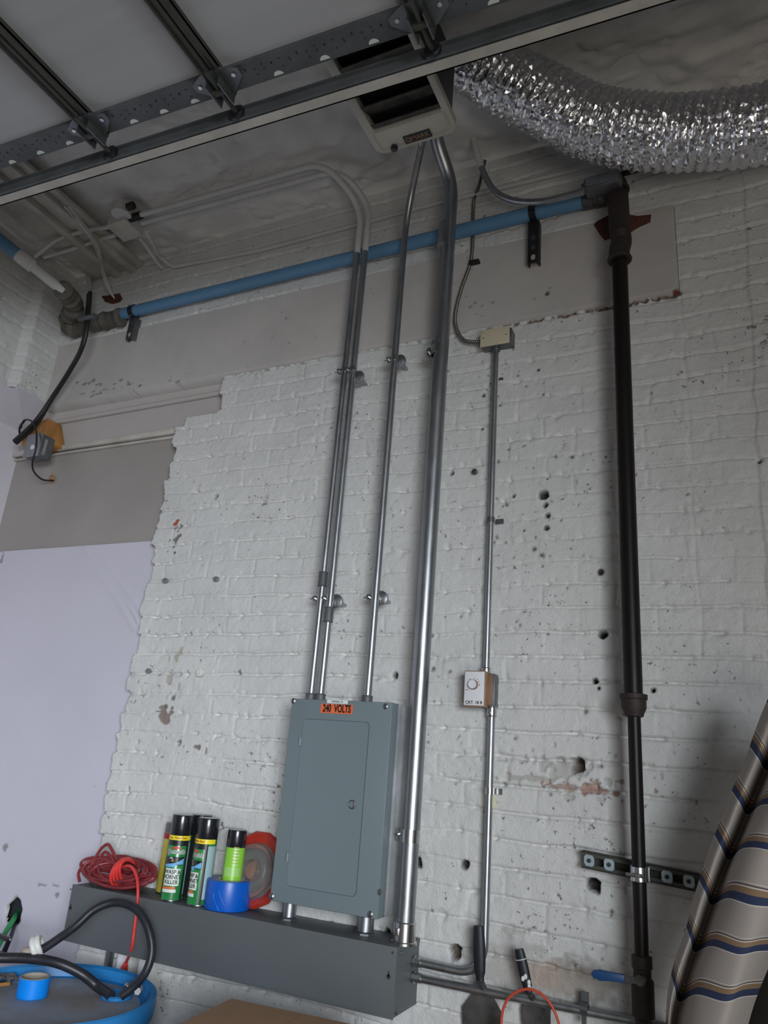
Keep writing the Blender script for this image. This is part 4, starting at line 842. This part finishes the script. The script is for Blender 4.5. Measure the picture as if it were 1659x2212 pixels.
# big blue tape roll with lime can inside
pT = PY(493, 1968, -.092)
cxT = PY(492, 1940, -.092).x; cyT = -.092
tr_ = thing('tape_roll', 'wide deep-blue tape roll standing on the trough with a lime can in its core', 'tape roll', (cxT, cyT, tz1), 'blue tape rolls')
MB().lathe((cxT, cyT, tz1), (0, 0, 1), [(.060, 0), (.0685, .002), (.0705, .010), (.0705, .074), (.0685, .082), (.045, .082), (.045, 0)], 56, closed=True).build('tape', M['tape_blue'], tr_)
MB().lathe((cxT, cyT, tz1), (0, 0, 1), [(.045, 0), (.045, .083), (.041, .083), (.041, 0)], 48, closed=True).build('core', M['cardcore'], tr_)
mb = MB()
for k, (a0_, z_) in enumerate(((-1.62, .05), (-1.35, .06))):
    pts = [(cxT+.0712*math.cos(a0_+.35*s_*math.sin(s_*1.5)), cyT+.0712*math.sin(a0_+.35*s_*math.sin(s_*1.5)), tz1+z_-.045*s_) for s_ in [j/8 for j in range(9)]]
    mb.sweep(pts, lambda t, i: .0015, 6)
mb.build('tape_flap', M['tape_blue'], tr_)
lc = can((cxT+.004, cyT+.002, tz1+.004), .0305, .222, .050, 'short lime-green can with a black cap standing inside the blue tape roll', M['can_lime'])
for k in range(7): arcpatch((cxT+.004, cyT+.002), .0302, -1.9, -.2, tz1+.095+.0035*k, tz1+.0957+.0035*k, 'print_line', M['trim_white'], lc, top=None)
for k in range(12): arcpatch((cxT+.004, cyT+.002), .0302, -1.15, -.45-.05*(k % 3), tz1+.125+.0045*k, tz1+.1268+.0045*k, 'print_line', M['can_yellow'] if k % 2 else M['trim_white'], lc)
# red disc with clear reel leaning behind
rc = PY(548, 1885, -.035); rd = thing('plastic_reel', 'dark red round packet with clear bubble leaning behind the lime can', 'packet', (rc.x, -.04, tz1))
rr_ = .118; Mx = Matrix.Translation((rc.x+.01, -.045, tz1+.113)) @ Matrix.Rotation(math.radians(-10), 4, 'X')
def xf(mb): mb.v = [tuple(Mx @ V(p)) for p in mb.v]; return mb
xf(MB().lathe((0, .006, 0), (0, -1, 0), [(.112, 0), (.112, .003), (.104, .010), (.070, .006), (0, .004)], 14)).build('red_card', M['red_disc'], rd)
xf(MB().torus((.0, -.010, -.005), (0, 1, 0), .046, .016, 40, 14)).build('grey_coil', M['greyplastic'], rd)
xf(MB().lathe((0, -.002, -.005), (0, -1, 0), [(.082, 0), (.076, .022), (.060, .030), (.030, .030), (.026, .010)], 40)).build('clear_bubble', M['clear'], rd)
# ---- red extension cord bundle
ec = thing('extension_cord', 'faded red extension cord wound in a bundle on the left end of the trough', 'extension cord', PY(250, 1915, -.1))
cc_ = PY(247, 1908, -.1); rng = random.Random(11); mb = MB(); r_ = .0052
def lp_(c, ax, bz, by, tw, n=40, a0=0, a1=2*math.pi, j=.006, sd=0):
    ph = rng.random()*6; out = []
    for i in range(n+1):
        a = a0+(a1-a0)*i/n; out.append(V((c.x+ax*math.cos(a)+j*math.sin(3*a+ph), c.y+by*math.sin(a+tw)+j*math.cos(2*a+ph), c.z+bz*math.sin(a)+j*.7*math.sin(2*a+ph))))
    return out
zc0 = tz1+.012
for k in range(19):
    ax = rng.uniform(.075, .150); bz = rng.uniform(.008, .036); by = rng.uniform(.02, .05)
    c = V((cc_.x+rng.uniform(-.015, .02), -.095+rng.uniform(-.01, .01), zc0+bz+rng.uniform(0, .018)))
    p_ = lp_(c, ax, bz, by, rng.uniform(-.8, .8)); p_ = [V((q.x, min(-.012, q.y), max(tz1+r_, q.z))) for q in p_]
    mb.sweep(p_, r_, 8)
mb.build('coil', M['red_cord'], ec)
mb = MB()
up1 = [PY(a, b, -.09) for a, b in ((195, 1905), (200, 1870), (215, 1838), (232, 1824), (243, 1838), (255, 1865), (262, 1885))]; mb.sweep(spline(up1, 8), r_, 8)
up2 = [PY(a, b, -.10) for a, b in ((172, 1905), (170, 1885), (185, 1866), (215, 1855), (240, 1862), (262, 1875), (300, 1882))]; mb.sweep(spline(up2, 8), r_, 8)
up3 = [PY(a, b, -.10) for a, b in ((208, 1870), (224, 1842), (238, 1848), (250, 1870), (265, 1890), (290, 1895), (330, 1890))]; mb.sweep(spline(up3, 8), r_, 8)
mb.build('loose_loop', M['red_cord'], ec)
cw = PY(266, 1905, -.11); mb = MB()
for k in range(4):
    out = []
    for i in range(33):
        a = 2*math.pi*i/32; out.append(V((cw.x-.020+.010*k+.004*math.sin(a), -.095+.055*math.cos(a+.2*k), tz1+.048+.044*math.sin(a))))
    mb.sweep([V((q.x, q.y, max(tz1+.003, q.z))) for q in out], .0046, 8)
tail = [PY(a, b, yy) for a, b, yy in ((262, 1872, -.13), (282, 1872, -.155), (294, 1890, -.165), (298, 1920, -.178), (296, 1960, -.180), (290, 2010, -.18), (284, 2050, -.17), (272, 2080, -.10))]
mb.sweep(spline(tail, 10), .0046, 10); mb.build('tail', M['red_bright'], ec)
pl = PY(266, 2100, -.055); p2 = PY(272, 2080, -.10)
MB().sweep([p2, p2.lerp(pl, .35), p2.lerp(pl, .6), pl], lambda t, i: (.006, .009, .012, .013)[i], 14).build('plug', M['red_bright'], ec)
# outlet boxes under the trough
for (a, b, w_, lab) in ((272, 2088, .030, 'white outlet box under the trough with the red plug in it'), (316, 2100, .026, 'white surface box under the trough right of the plugged outlet')):
    p = PY(a, b, -.03); t = thing('outlet_box', lab, 'outlet', (p.x, 0, .82), 'white outlet boxes under the trough')
    MB().box((p.x-w_, -.002, .78), (p.x+w_, -.045, p.z+.055)).build('box', M['white_plastic'], t, bevel=.004); MB().box((p.x-w_*.8, -.045, .79), (p.x+w_*.8, -.049, p.z+.045)).build('face_plate', M['knob_white'], t, bevel=.0015)
p = PY(234, 2075, -.02); tag(MB().box((p.x-.010, -.006, .70), (p.x+.010, -.028, tz0)).build('cable_channel', M['galv_dark'], None, bevel=.002), 'narrow grey metal channel dropping from the trough left of the outlets', 'metal channel')
# ---- drum
dc = V((-1.805, -.425, 0)); zr_ = .932; RD = .286
dm = thing('plastic_drum', 'blue plastic drum with a dusty lid standing in the lower left corner', 'drum', (dc.x, dc.y, 0))
MB().lathe(dc, (0, 0, 1), [(.255, 0), (.275, .02), (.280, .25), (.290, .29), (.280, .33), (.280, .56), (.290, .60), (.280, .64), (.276, .86), (.288, .875), (.292, .905), (.290, .928), (.283, .932), (.272, .926), (.268, .900), (.10, .895), (0, .895)], 96).build('drum_body', M['blue_drum'], dm)
MB().lathe((dc.x, dc.y, .8955), (0, 0, 1), [(.2675, 0), (.262, .004), (.10, .003), (0, .003)], 80).build('dusty_top', M['drum_dust'], dm)
bg = PZ(252, 2150, .905)
bn = MB().lathe((bg.x, bg.y, .898), (0, 0, 1), [(.040, 0), (.044, .003), (.044, .010), (.038, .013), (.030, .010), (0, .010)], 40).build('bung', M['blue_drum'], dm)
# black hose: loop up from the bung and back through the white ring, second run leaving left
hs = thing('black_hose', 'thick black rubber hose looping up from the drum bung', 'hose', (bg.x, bg.y, .91))
yb = bg.y
loop = [PZ(262, 2152, .912), PY(292, 2128, yb+.00), PY(317, 2095, yb+.01), PY(328, 2050, yb+.02), PY(318, 2000, yb+.02), PY(292, 1962, yb+.015), PY(250, 1949, yb), PY(205, 1964, yb-.03), PY(165, 1999, yb-.06), PY(130, 2025, yb-.08), PY(96, 2048, yb-.10), PY(70, 2062, yb-.11)]
MB().sweep(spline(loop, 12), .0122, 18).build('loop', M['rubber'], hs)
run = [PZ(240, 2152, .912), PY(212, 2132, yb-.02), PY(178, 2105, yb-.05), PY(130, 2082, yb-.09), PY(80, 2072, yb-.12), PY(20, 2069, yb-.16), PY(-60, 2072, yb-.22), PY(-160, 2085, yb-.28)]
MB().sweep(spline(run, 12), .0135, 18).build('lower_run', M['rubber'], hs)
p = PZ(301, 2138, .925); hf = MB().lathe(p, (.5, -.85, .1), [(.010, 0), (.0135, .002), (.0135, .014), (.010, .016), (.010, .026), (.006, .026)], 6); hf.build('hose_fitting', M['zinc'], hs)
p = PZ(276, 2130, .925); MB().ball(p, .010).build('clip', M['zinc'], hs)
rg = PY(76, 2046, yb-.11); ro = thing('white_ring', 'cream plastic split ring collar on the end of the hose loop', 'collar', rg)
dv = (PY(110, 2035, yb-.09)-PY(66, 2056, yb-.12)).normalized()
MB().torus(rg, dv, .0235, .0085, 36, 12).torus(rg+dv*.013, dv, .0215, .0085, 36, 12).build('ring', M['white_plastic'], ro)
MB().ball(rg-dv*.020+V((0, 0, -.004)), .017, (1.3, 1, .8)).build('dirty_end', M['cardcore'], ro)
# small bright tape roll on the drum
tpz = .899; tc_ = PZ(68, 2152, tpz)
t = thing('tape_roll', 'narrow bright-blue tape roll lying on top of the blue drum', 'tape roll', (tc_.x, tc_.y, tpz), 'blue tape rolls')
MB().lathe((tc_.x, tc_.y, tpz), (0, 0, 1), [(.041, 0), (.0425, .002), (.0425, .047), (.041, .049), (.0395, .049), (.0395, 0)], 48, closed=True).build('tape', M['tape_bright'], t)
MB().lathe((tc_.x, tc_.y, tpz), (0, 0, 1), [(.0395, 0), (.0395, .050), (.0365, .050), (.0365, 0)], 48, closed=True).build('core', M['cardcore'], t)
MB().ball((tc_.x+.012, tc_.y+.016, tpz+.034), .010, (1, .7, 1.2)).build('tab', M['cardcore'], t)
# crumpled wrapper and cord handle at far left of the drum
cr = PZ(0, 2128, tpz); rng = random.Random(5); mb = MB(); n = 12; vs = []; fs = []
for i in range(n+1):
    for j in range(n+1):
        a, b = i/n, j/n; vs.append((cr.x-.10+.15*a, cr.y-.05+.10*b, tpz+.004+.030*abs(mnoise.noise(V((a*3, b*3, 2))))+.020*a*(1-b)+.012*rng.random()))
for i in range(n):
    for j in range(n): k = i*(n+1)+j; fs.append((k, k+1, k+n+2, k+n+1))
mb.add(vs, fs); wo = mb.build('plastic_wrapper', M['greyplastic'], None, 15); tag(wo, 'crumpled grey plastic wrapper on the drum left of the small tape roll', 'wrapper')
sd = wo.modifiers.new('thickness', 'SOLIDIFY'); sd.thickness = .0015
a = PZ(-30, 2135, tpz+.002); b = PZ(20, 2128, tpz+.002); tag(MB().box((0, -.006, 0), ((b-a).length, .006, .010), Matrix.Translation(a+V((0, 0, .0))) @ Matrix.Rotation(math.atan2((b-a).y, (b-a).x), 4, 'Z')).build('wooden_stick', M['wood'], None, bevel=.002), 'thin orange wooden stick lying on the drum at the left picture edge', 'stick')
# cables out of the hole in the pale lower board and the pistol clamp at left
gc = thing('green_cable', 'green cable coming out of the hole in the pale lower board', 'cable', PY(34, 1975, .06))
pts = [PY(38, 1970, .10), PY(30, 1985, .02), PY(14, 2010, -.04), PY(-2, 2040, -.08), PY(-20, 2075, -.10)]
MB().sweep(spline(pts, 10), .0090, 14).build('sheath', M['green_hose'], gc)
kc = thing('black_cable', 'black cable hanging out of the hole in the pale lower board', 'cable', PY(34, 1985, .06))
pts = [PY(36, 1982, .10), PY(32, 1998, .02), PY(24, 2022, -.05), PY(12, 2048, -.09), PY(-4, 2068, -.10)]
MB().sweep(spline(pts, 10), .0068, 12).build('sheath', M['cable'], kc)
sc = thing('spring_clamp', 'black and silver hand clamp at the left picture edge above the drum', 'clamp', PY(8, 2045, -.2))
A = PY(-14, 2018, -.2); B = PY(20, 2030, -.2); Cc = PY(6, 2062, -.2); D_ = PY(-20, 2060, -.2)
MB().sweep([A, B, Cc], lambda t, i: .010, 10).build('upper_jaw', M['plastic_black'], sc); MB().sweep([D_, Cc+V((0, -.01, 0))], .011, 10).build('lower_jaw', M['plastic_black'], sc); MB().ball(Cc+V((0, -.016, .005)), .009).ball(PY(22, 2030, -.21), .004).build('pivot', M['zinc'], sc)
# ---- left: steel box, wood blocks and cable bundle up the corner
wb = thing('wood_block', 'orange wooden block behind the grey metal box in the left corner', 'wood block', PY(90, 935, .02)); 
pts = [PY(a, b, -.01) for a, b in ((80, 915), (104, 904), (112, 908), (120, 962), (72, 975), (48, 962), (50, 950))]
cen = sum(pts, V((0, 0, 0)))/7; MB().prism([((p-cen).x, (p-cen).z) for p in pts], (V((cen.x, 0, cen.z)), (1, 0, 0), (0, 0, 1), (0, -1, 0)), -.050, .014).build('block', M['wood'], wb, bevel=.002)
gb = thing('metal_switch_box', 'grey metal electrical box with a white knob in the left corner', 'electrical box', PY(90, 960, -.02))
a = PY(60, 938, -.085); b = PY(88, 985, -.085); c = PX(111, 945, b.x)
xA, xB_ = PY(58, 960, -.085).x, PY(88, 960, -.085).x; zA, zB = PY(72, 985, -.085).z, PY(86, 938, -.085).z
MB().box((xA, -.016, zA), (xB_, -.085, zB)).build('box', M['galv_dark'], gb, bevel=.002); MB().box((xA-.003, -.085, zA-.003), (xB_+.003, -.089, zB+.003)).build('front_plate', M['galv'], gb, bevel=.001)
MB().box((xB_, -.070, zA+.01), (xB_+.003, -.055, zB-.02)).build('side_rail', M['zinc'], gb)
p = PY(70, 966, -.09); MB().lathe((p.x, -.089, p.z), (0, -1, 0), [(.012, 0), (.012, .003), (.009, .004)], 20).build('knockout_cap', M['white_plastic'], gb)
cbx = thing('black_cable_bundle', 'bundle of thick black cables running from the ceiling down to the left corner box', 'cable', PY(40, 957, -.05))
for k, (dx_, dy_) in enumerate(((0, 0), (.020, -.01), (-.012, .012))):
    pts = [PZ(186, 532, 3.83), PY(190, 575, -.03), PY(192, 620, -.05), PY(188, 680, -.16), PY(178, 745, -.15), PY(150, 800, -.10), PY(110, 862, -.07), PY(75, 915, -.07), PY(32, 955, -.06)]
    pts = [q+V((dx_*(1 if 1 < i < 7 else .4), dy_, 0)) for i, q in enumerate(pts)]
    s_ = spline(pts, 10); MB().sweep(s_[:24], .0075, 12).build('painted_cable', M['conduit_paint'], cbx); MB().sweep(s_[23:], .0095, 12).build('cable', M['cable'], cbx)
a = PY(172, 690, -.19); b = PY(206, 682, -.19); MB().sweep([a, b], .012, 12).build('tie', M['blue_steel'], cbx)
lc_ = thing('black_thin_cable', 'thin black cable looping from the corner box to a hole in the brown board', 'cable', PY(118, 1037, .055))
pts = [PY(45, 925, -.03), PY(52, 908, -.05), PY(68, 910, -.08), PY(78, 930, -.10), PY(78, 965, -.11), PY(70, 1000, -.09), PY(74, 1020, -.05), PY(92, 1036, .0), PY(116, 1038, .05)]
MB().sweep(spline(pts, 10), .0042, 10).build('sheath', M['cable'], lc_)
pts = [PY(54, 908, -.04), PY(43, 922, -.04), PY(44, 940, -.04), PY(56, 942, -.05)]; MB().sweep(spline(pts, 8), .0050, 10).build('short_loop', M['cable'], lc_)
o = bare('torn_hole', [(106, 1030), (112, 1024), (119, 1028), (122, 1036), (116, 1044), (110, 1046), (107, 1040)], .058, .052, 'small torn brown hole where the thin black cable enters the board', .058); o['category'] = 'hole'; o.data.materials[0] = M['card']
# old wires into the brick hole near the ceiling
ow = thing('old_wire_bundle', 'bundle of old painted wires dropping from the ceiling into the bare brick patch', 'wires', PY(246, 648, -.02))
for k in range(6):
    j = rng.uniform(-.010, .010); j2 = rng.uniform(-.012, .012)
    pts = [PZ(135+3*k, 445, 3.78), PZ(165+2*k, 480, 3.76), PZ(200+2*k, 530, 3.76), PY(222, 590, -.10), PY(232, 620, -.05), PY(248, 646, -.015)]
    pts = [q+V((j if 0 < i < 5 else 0, 0, j2 if 0 < i < 5 else 0)) for i, q in enumerate(pts)]
    MB().sweep(spline(pts, 8), .0035, 8).build('wire', M['conduit_paint'] if k % 3 else M['card'], ow)
# ---- scrapers tucked behind the low conduit
def scraper(h0, h1, hw, blade, lab, bands=False, yy=-.070):
    t = thing('wide_scraper', lab, 'scraper', PY(*h1, yy), 'scrapers hung behind the low conduit')
    A, B = PY(*h0, yy), PY(*h1, yy); n = 14
    MB().sweep([A.lerp(B, i/n) for i in range(n+1)], lambda t_, i: hw*(.84+.18*math.sin(math.pi*min(1, i/n*1.1)))*(1 if i < n-1 else .8), 20, sx=.7).build('handle', M['handle_navy'], t)
    C_ = B+(B-A).normalized()*.030+V((0, .035, 0)); MB().sweep([B, C_], lambda t_, i: hw*.55, 14).build('tang', M['iron_blade'], t)
    P = [PY(a, b, -.022) for a, b in blade]; o0 = P[0]; MB().prism([((p-o0).x, (p-o0).z) for p in P], (V((o0.x, -.024, o0.z)), (1, 0, 0), (0, 0, 1), (0, -1, 0)), 0, .0025).build('blade', M['iron_blade'], t)
    if bands:
        for q in (.24, .90):
            c = A.lerp(B, q); MB().torus(c, (B-A), hw*(.93 if q < .5 else .90), .0012, 24, 8).build('band', M['trim_white'], t)
        for q, dx_ in ((.62, .004), (.74, .010), (.84, .008), (.68, -.004)): 
            c = A.lerp(B, q)+V((dx_, -hw*.75, 0)); MB().ball(c, .0045, (1, .5, 1.4)).build('paint_blob', M['trim_white'], t)
    return t
scraper((1034, 2000), (1037, 2118), .0165, [(1028, 2138), (1062, 2138), (1070, 2160), (1084, 2185), (1088, 2250), (1002, 2250), (1000, 2175), (1018, 2152)], 'wide scraper with a plain black handle, nearest the trough')
scraper((1121, 2050), (1142, 2143), .0140, [(1135, 2160), (1158, 2163), (1190, 2178), (1190, 2260), (1135, 2260), (1128, 2180)], 'wide scraper with a paint-spotted banded handle inside the red wire loop', True)
wl = thing('red_wire_loop', 'thin red-orange wire bent in an arch around the paint-spotted scraper', 'wire', PY(1085, 2212, -.09))
pts = [PY(a, b, -.088) for a, b in ((1086, 2260), (1083, 2215), (1087, 2180), (1100, 2155), (1125, 2139), (1150, 2138), (1175, 2152), (1193, 2175), (1207, 2212), (1212, 2260))]
MB().sweep(spline(pts, 8), .0034, 10).build('wire', M['orange_cord'], wl)
# ---- cardboard box at the bottom
zb_ = 1.0
p1, p2, p3 = PZ(388, 2212, zb_), PZ(500, 2157, zb_), PZ(690, 2218, zb_)
cx_ = thing('cardboard_box', 'brown cardboard box top showing at the bottom edge left of centre', 'box', (p2.x, p2.y, 0))
e1_ = (p1-p2); e2_ = (p3-p2); e2_ = e2_-e1_.normalized()*e2_.dot(e1_.normalized()); e1_ = e1_.normalized()*.40; e2_ = e2_.normalized()*.40
cb4 = [p2, p2+e2_, p2+e2_+e1_, p2+e1_]
mb = MB(); mb.add([(q.x, q.y, 0.0) for q in cb4]+[(q.x, q.y, zb_-.003) for q in cb4], [(0, 3, 2, 1), (4, 5, 6, 7), (0, 1, 5, 4), (1, 2, 6, 5), (2, 3, 7, 6), (3, 0, 4, 7)]); mb.build('carton', M['card'], cx_, bevel=.002)
for s0, s1 in ((0, .497), (.503, 1)):
    q = [p2+e2_*s0, p2+e2_*s1, p2+e2_*s1+e1_, p2+e2_*s0+e1_]; mb = MB(); mb.add([(k.x, k.y, zb_-.003) for k in q]+[(k.x, k.y, zb_) for k in q], [(0, 3, 2, 1), (4, 5, 6, 7), (0, 1, 5, 4), (1, 2, 6, 5), (2, 3, 7, 6), (3, 0, 4, 7)]); mb.build('flap', M['card'], cx_)
# ---- striped awning cloth on the right
m = bpy.data.materials.new('striped_canvas'); m.use_nodes = True; nt = m.node_tree; N = nt.nodes; L = nt.links; b = N['Principled BSDF']; b.inputs['Roughness'].default_value = .85
at = N.new('ShaderNodeAttribute'); at.attribute_name = 'stripe'; fr_ = N.new('ShaderNodeMath'); fr_.operation = 'FRACT'; L.new(at.outputs['Fac'], fr_.inputs[0])
rp = N.new('ShaderNodeValToRGB'); rp.color_ramp.interpolation = 'CONSTANT'
beige = (.44, .385, .34); crm = (.66, .62, .55); brn = (.30, .19, .105); nav = (.030, .045, .105); dkb = (.10, .06, .05)
stops = [(0, beige), (.52, crm), (.538, beige), (.56, dkb), (.585, crm), (.61, brn), (.72, nav), (.87, crm), (.892, beige)]
el = rp.color_ramp.elements; el[0].position = 0; el[0].color = (*beige, 1); el[1].position = stops[1][0]; el[1].color = (*stops[1][1], 1)
for s_, c in stops[2:]: e = el.new(s_); e.color = (*c, 1)
L.new(fr_.outputs[0], rp.inputs[0])
tc = N.new('ShaderNodeAttribute'); tc.attribute_name = 'weave'; w1_ = N.new('ShaderNodeTexChecker'); w1_.inputs['Scale'].default_value = 420; L.new(tc.outputs['Vector'], w1_.inputs['Vector'])
mx = N.new('ShaderNodeMixRGB'); mx.blend_type = 'MULTIPLY'; mx.inputs[0].default_value = .28; L.new(rp.outputs[0], mx.inputs[1]); L.new(w1_.outputs[0], mx.inputs[2]); L.new(mx.outputs[0], b.inputs['Base Color'])
bpn = N.new('ShaderNodeBump'); bpn.inputs['Strength'].default_value = .3; bpn.inputs['Distance'].default_value = .001; L.new(w1_.outputs[1], bpn.inputs['Height']); L.new(bpn.outputs[0], b.inputs['Normal'])
M['canvas'] = m
# the cloth hangs as a gathered cone; rows run down it, columns go round the folds
rows = [  # left edge x,y | crease x,y | crest of main fold | right side      (pixels in the photo give the outline; depth comes from the fold)
    ((1680, 1465), (1712, 1505), (1780, 1530), (1940, 1580)),
    ((1645, 1540), (1680, 1600), (1755, 1600), (1930, 1660)),
    ((1608, 1640), (1645, 1690), (1720, 1685), (1900, 1740)),
    ((1572, 1730), (1604, 1785), (1690, 1775), (1850, 1830)),
    ((1535, 1825), (1565, 1880), (1650, 1865), (1790, 1920)),
    ((1503, 1920), (1530, 1975), (1620, 1985), (1725, 1985)),
    ((1475, 2020), (1495, 2075), (1590, 2085), (1672, 2070)),
    ((1446, 2120), (1462, 2180), (1560, 2185), (1632, 2165)),
    ((1436, 2230), (1446, 2280), (1530, 2290), (1600, 2280)),
    ((1425, 2350), (1432, 2390), (1500, 2400), (1570, 2390))]
Yc = (-.30, -.265, -.43, -.33)
nu = 60; G = []
for (a, b_, c, d) in rows:
    K = [PY(a[0], a[1], Yc[0]), PY((a[0]*.5+b_[0]*.5), (a[1]+b_[1])/2, Yc[0]-.035), PY(b_[0], b_[1], Yc[1]), PY(b_[0]*.62+c[0]*.38, b_[1]*.55+c[1]*.45-18, Yc[2]+.05), PY(c[0], c[1]-6, Yc[2]), PY(c[0]*.5+d[0]*.5, c[1]*.5+d[1]*.5-6, Yc[2]+.02), PY(d[0], d[1], Yc[3])]
    G.append(spline(K, 10))
nu = len(G[0]); cols = [spline([G[r][k] for r in range(len(G))], 8) for k in range(nu)]; nr = len(cols[0])
vs = []; sv = []; wv = []; fs = []
for k in range(nu):
    acc = 0
    for r in range(nr):
        p = cols[k][r]
        vs.append(p+V((.002*mnoise.noise(p*14), .006*mnoise.noise(p*9), 0))); sv.append(r/8.0*.975+.20); wv.append((k*.004, r*.012*.9, .5))
for k in range(nu-1):
    for r in range(nr-1): q = k*nr+r; fs.append((q, q+1, q+nr+1, q+nr))
me = bpy.data.meshes.new('striped_cloth'); me.from_pydata(vs, [], fs); me.update(); me.shade_smooth(); me.materials.append(m)
at_ = me.attributes.new('stripe', 'FLOAT', 'POINT'); at_.data.foreach_set('value', sv); at_ = me.attributes.new('weave', 'FLOAT_VECTOR', 'POINT'); at_.data.foreach_set('vector', [c for q in wv for c in q])
cl_o = bpy.data.objects.new('striped_cloth', me); COL.objects.link(cl_o); tag(cl_o, 'beige canvas with navy and brown stripes draped in folds at the right edge', 'cloth')
sd = cl_o.modifiers.new('thickness', 'SOLIDIFY'); sd.thickness = .002; ss = cl_o.modifiers.new('sub', 'SUBSURF'); ss.levels = 1; ss.render_levels = 1
# dark folded bag under the cloth
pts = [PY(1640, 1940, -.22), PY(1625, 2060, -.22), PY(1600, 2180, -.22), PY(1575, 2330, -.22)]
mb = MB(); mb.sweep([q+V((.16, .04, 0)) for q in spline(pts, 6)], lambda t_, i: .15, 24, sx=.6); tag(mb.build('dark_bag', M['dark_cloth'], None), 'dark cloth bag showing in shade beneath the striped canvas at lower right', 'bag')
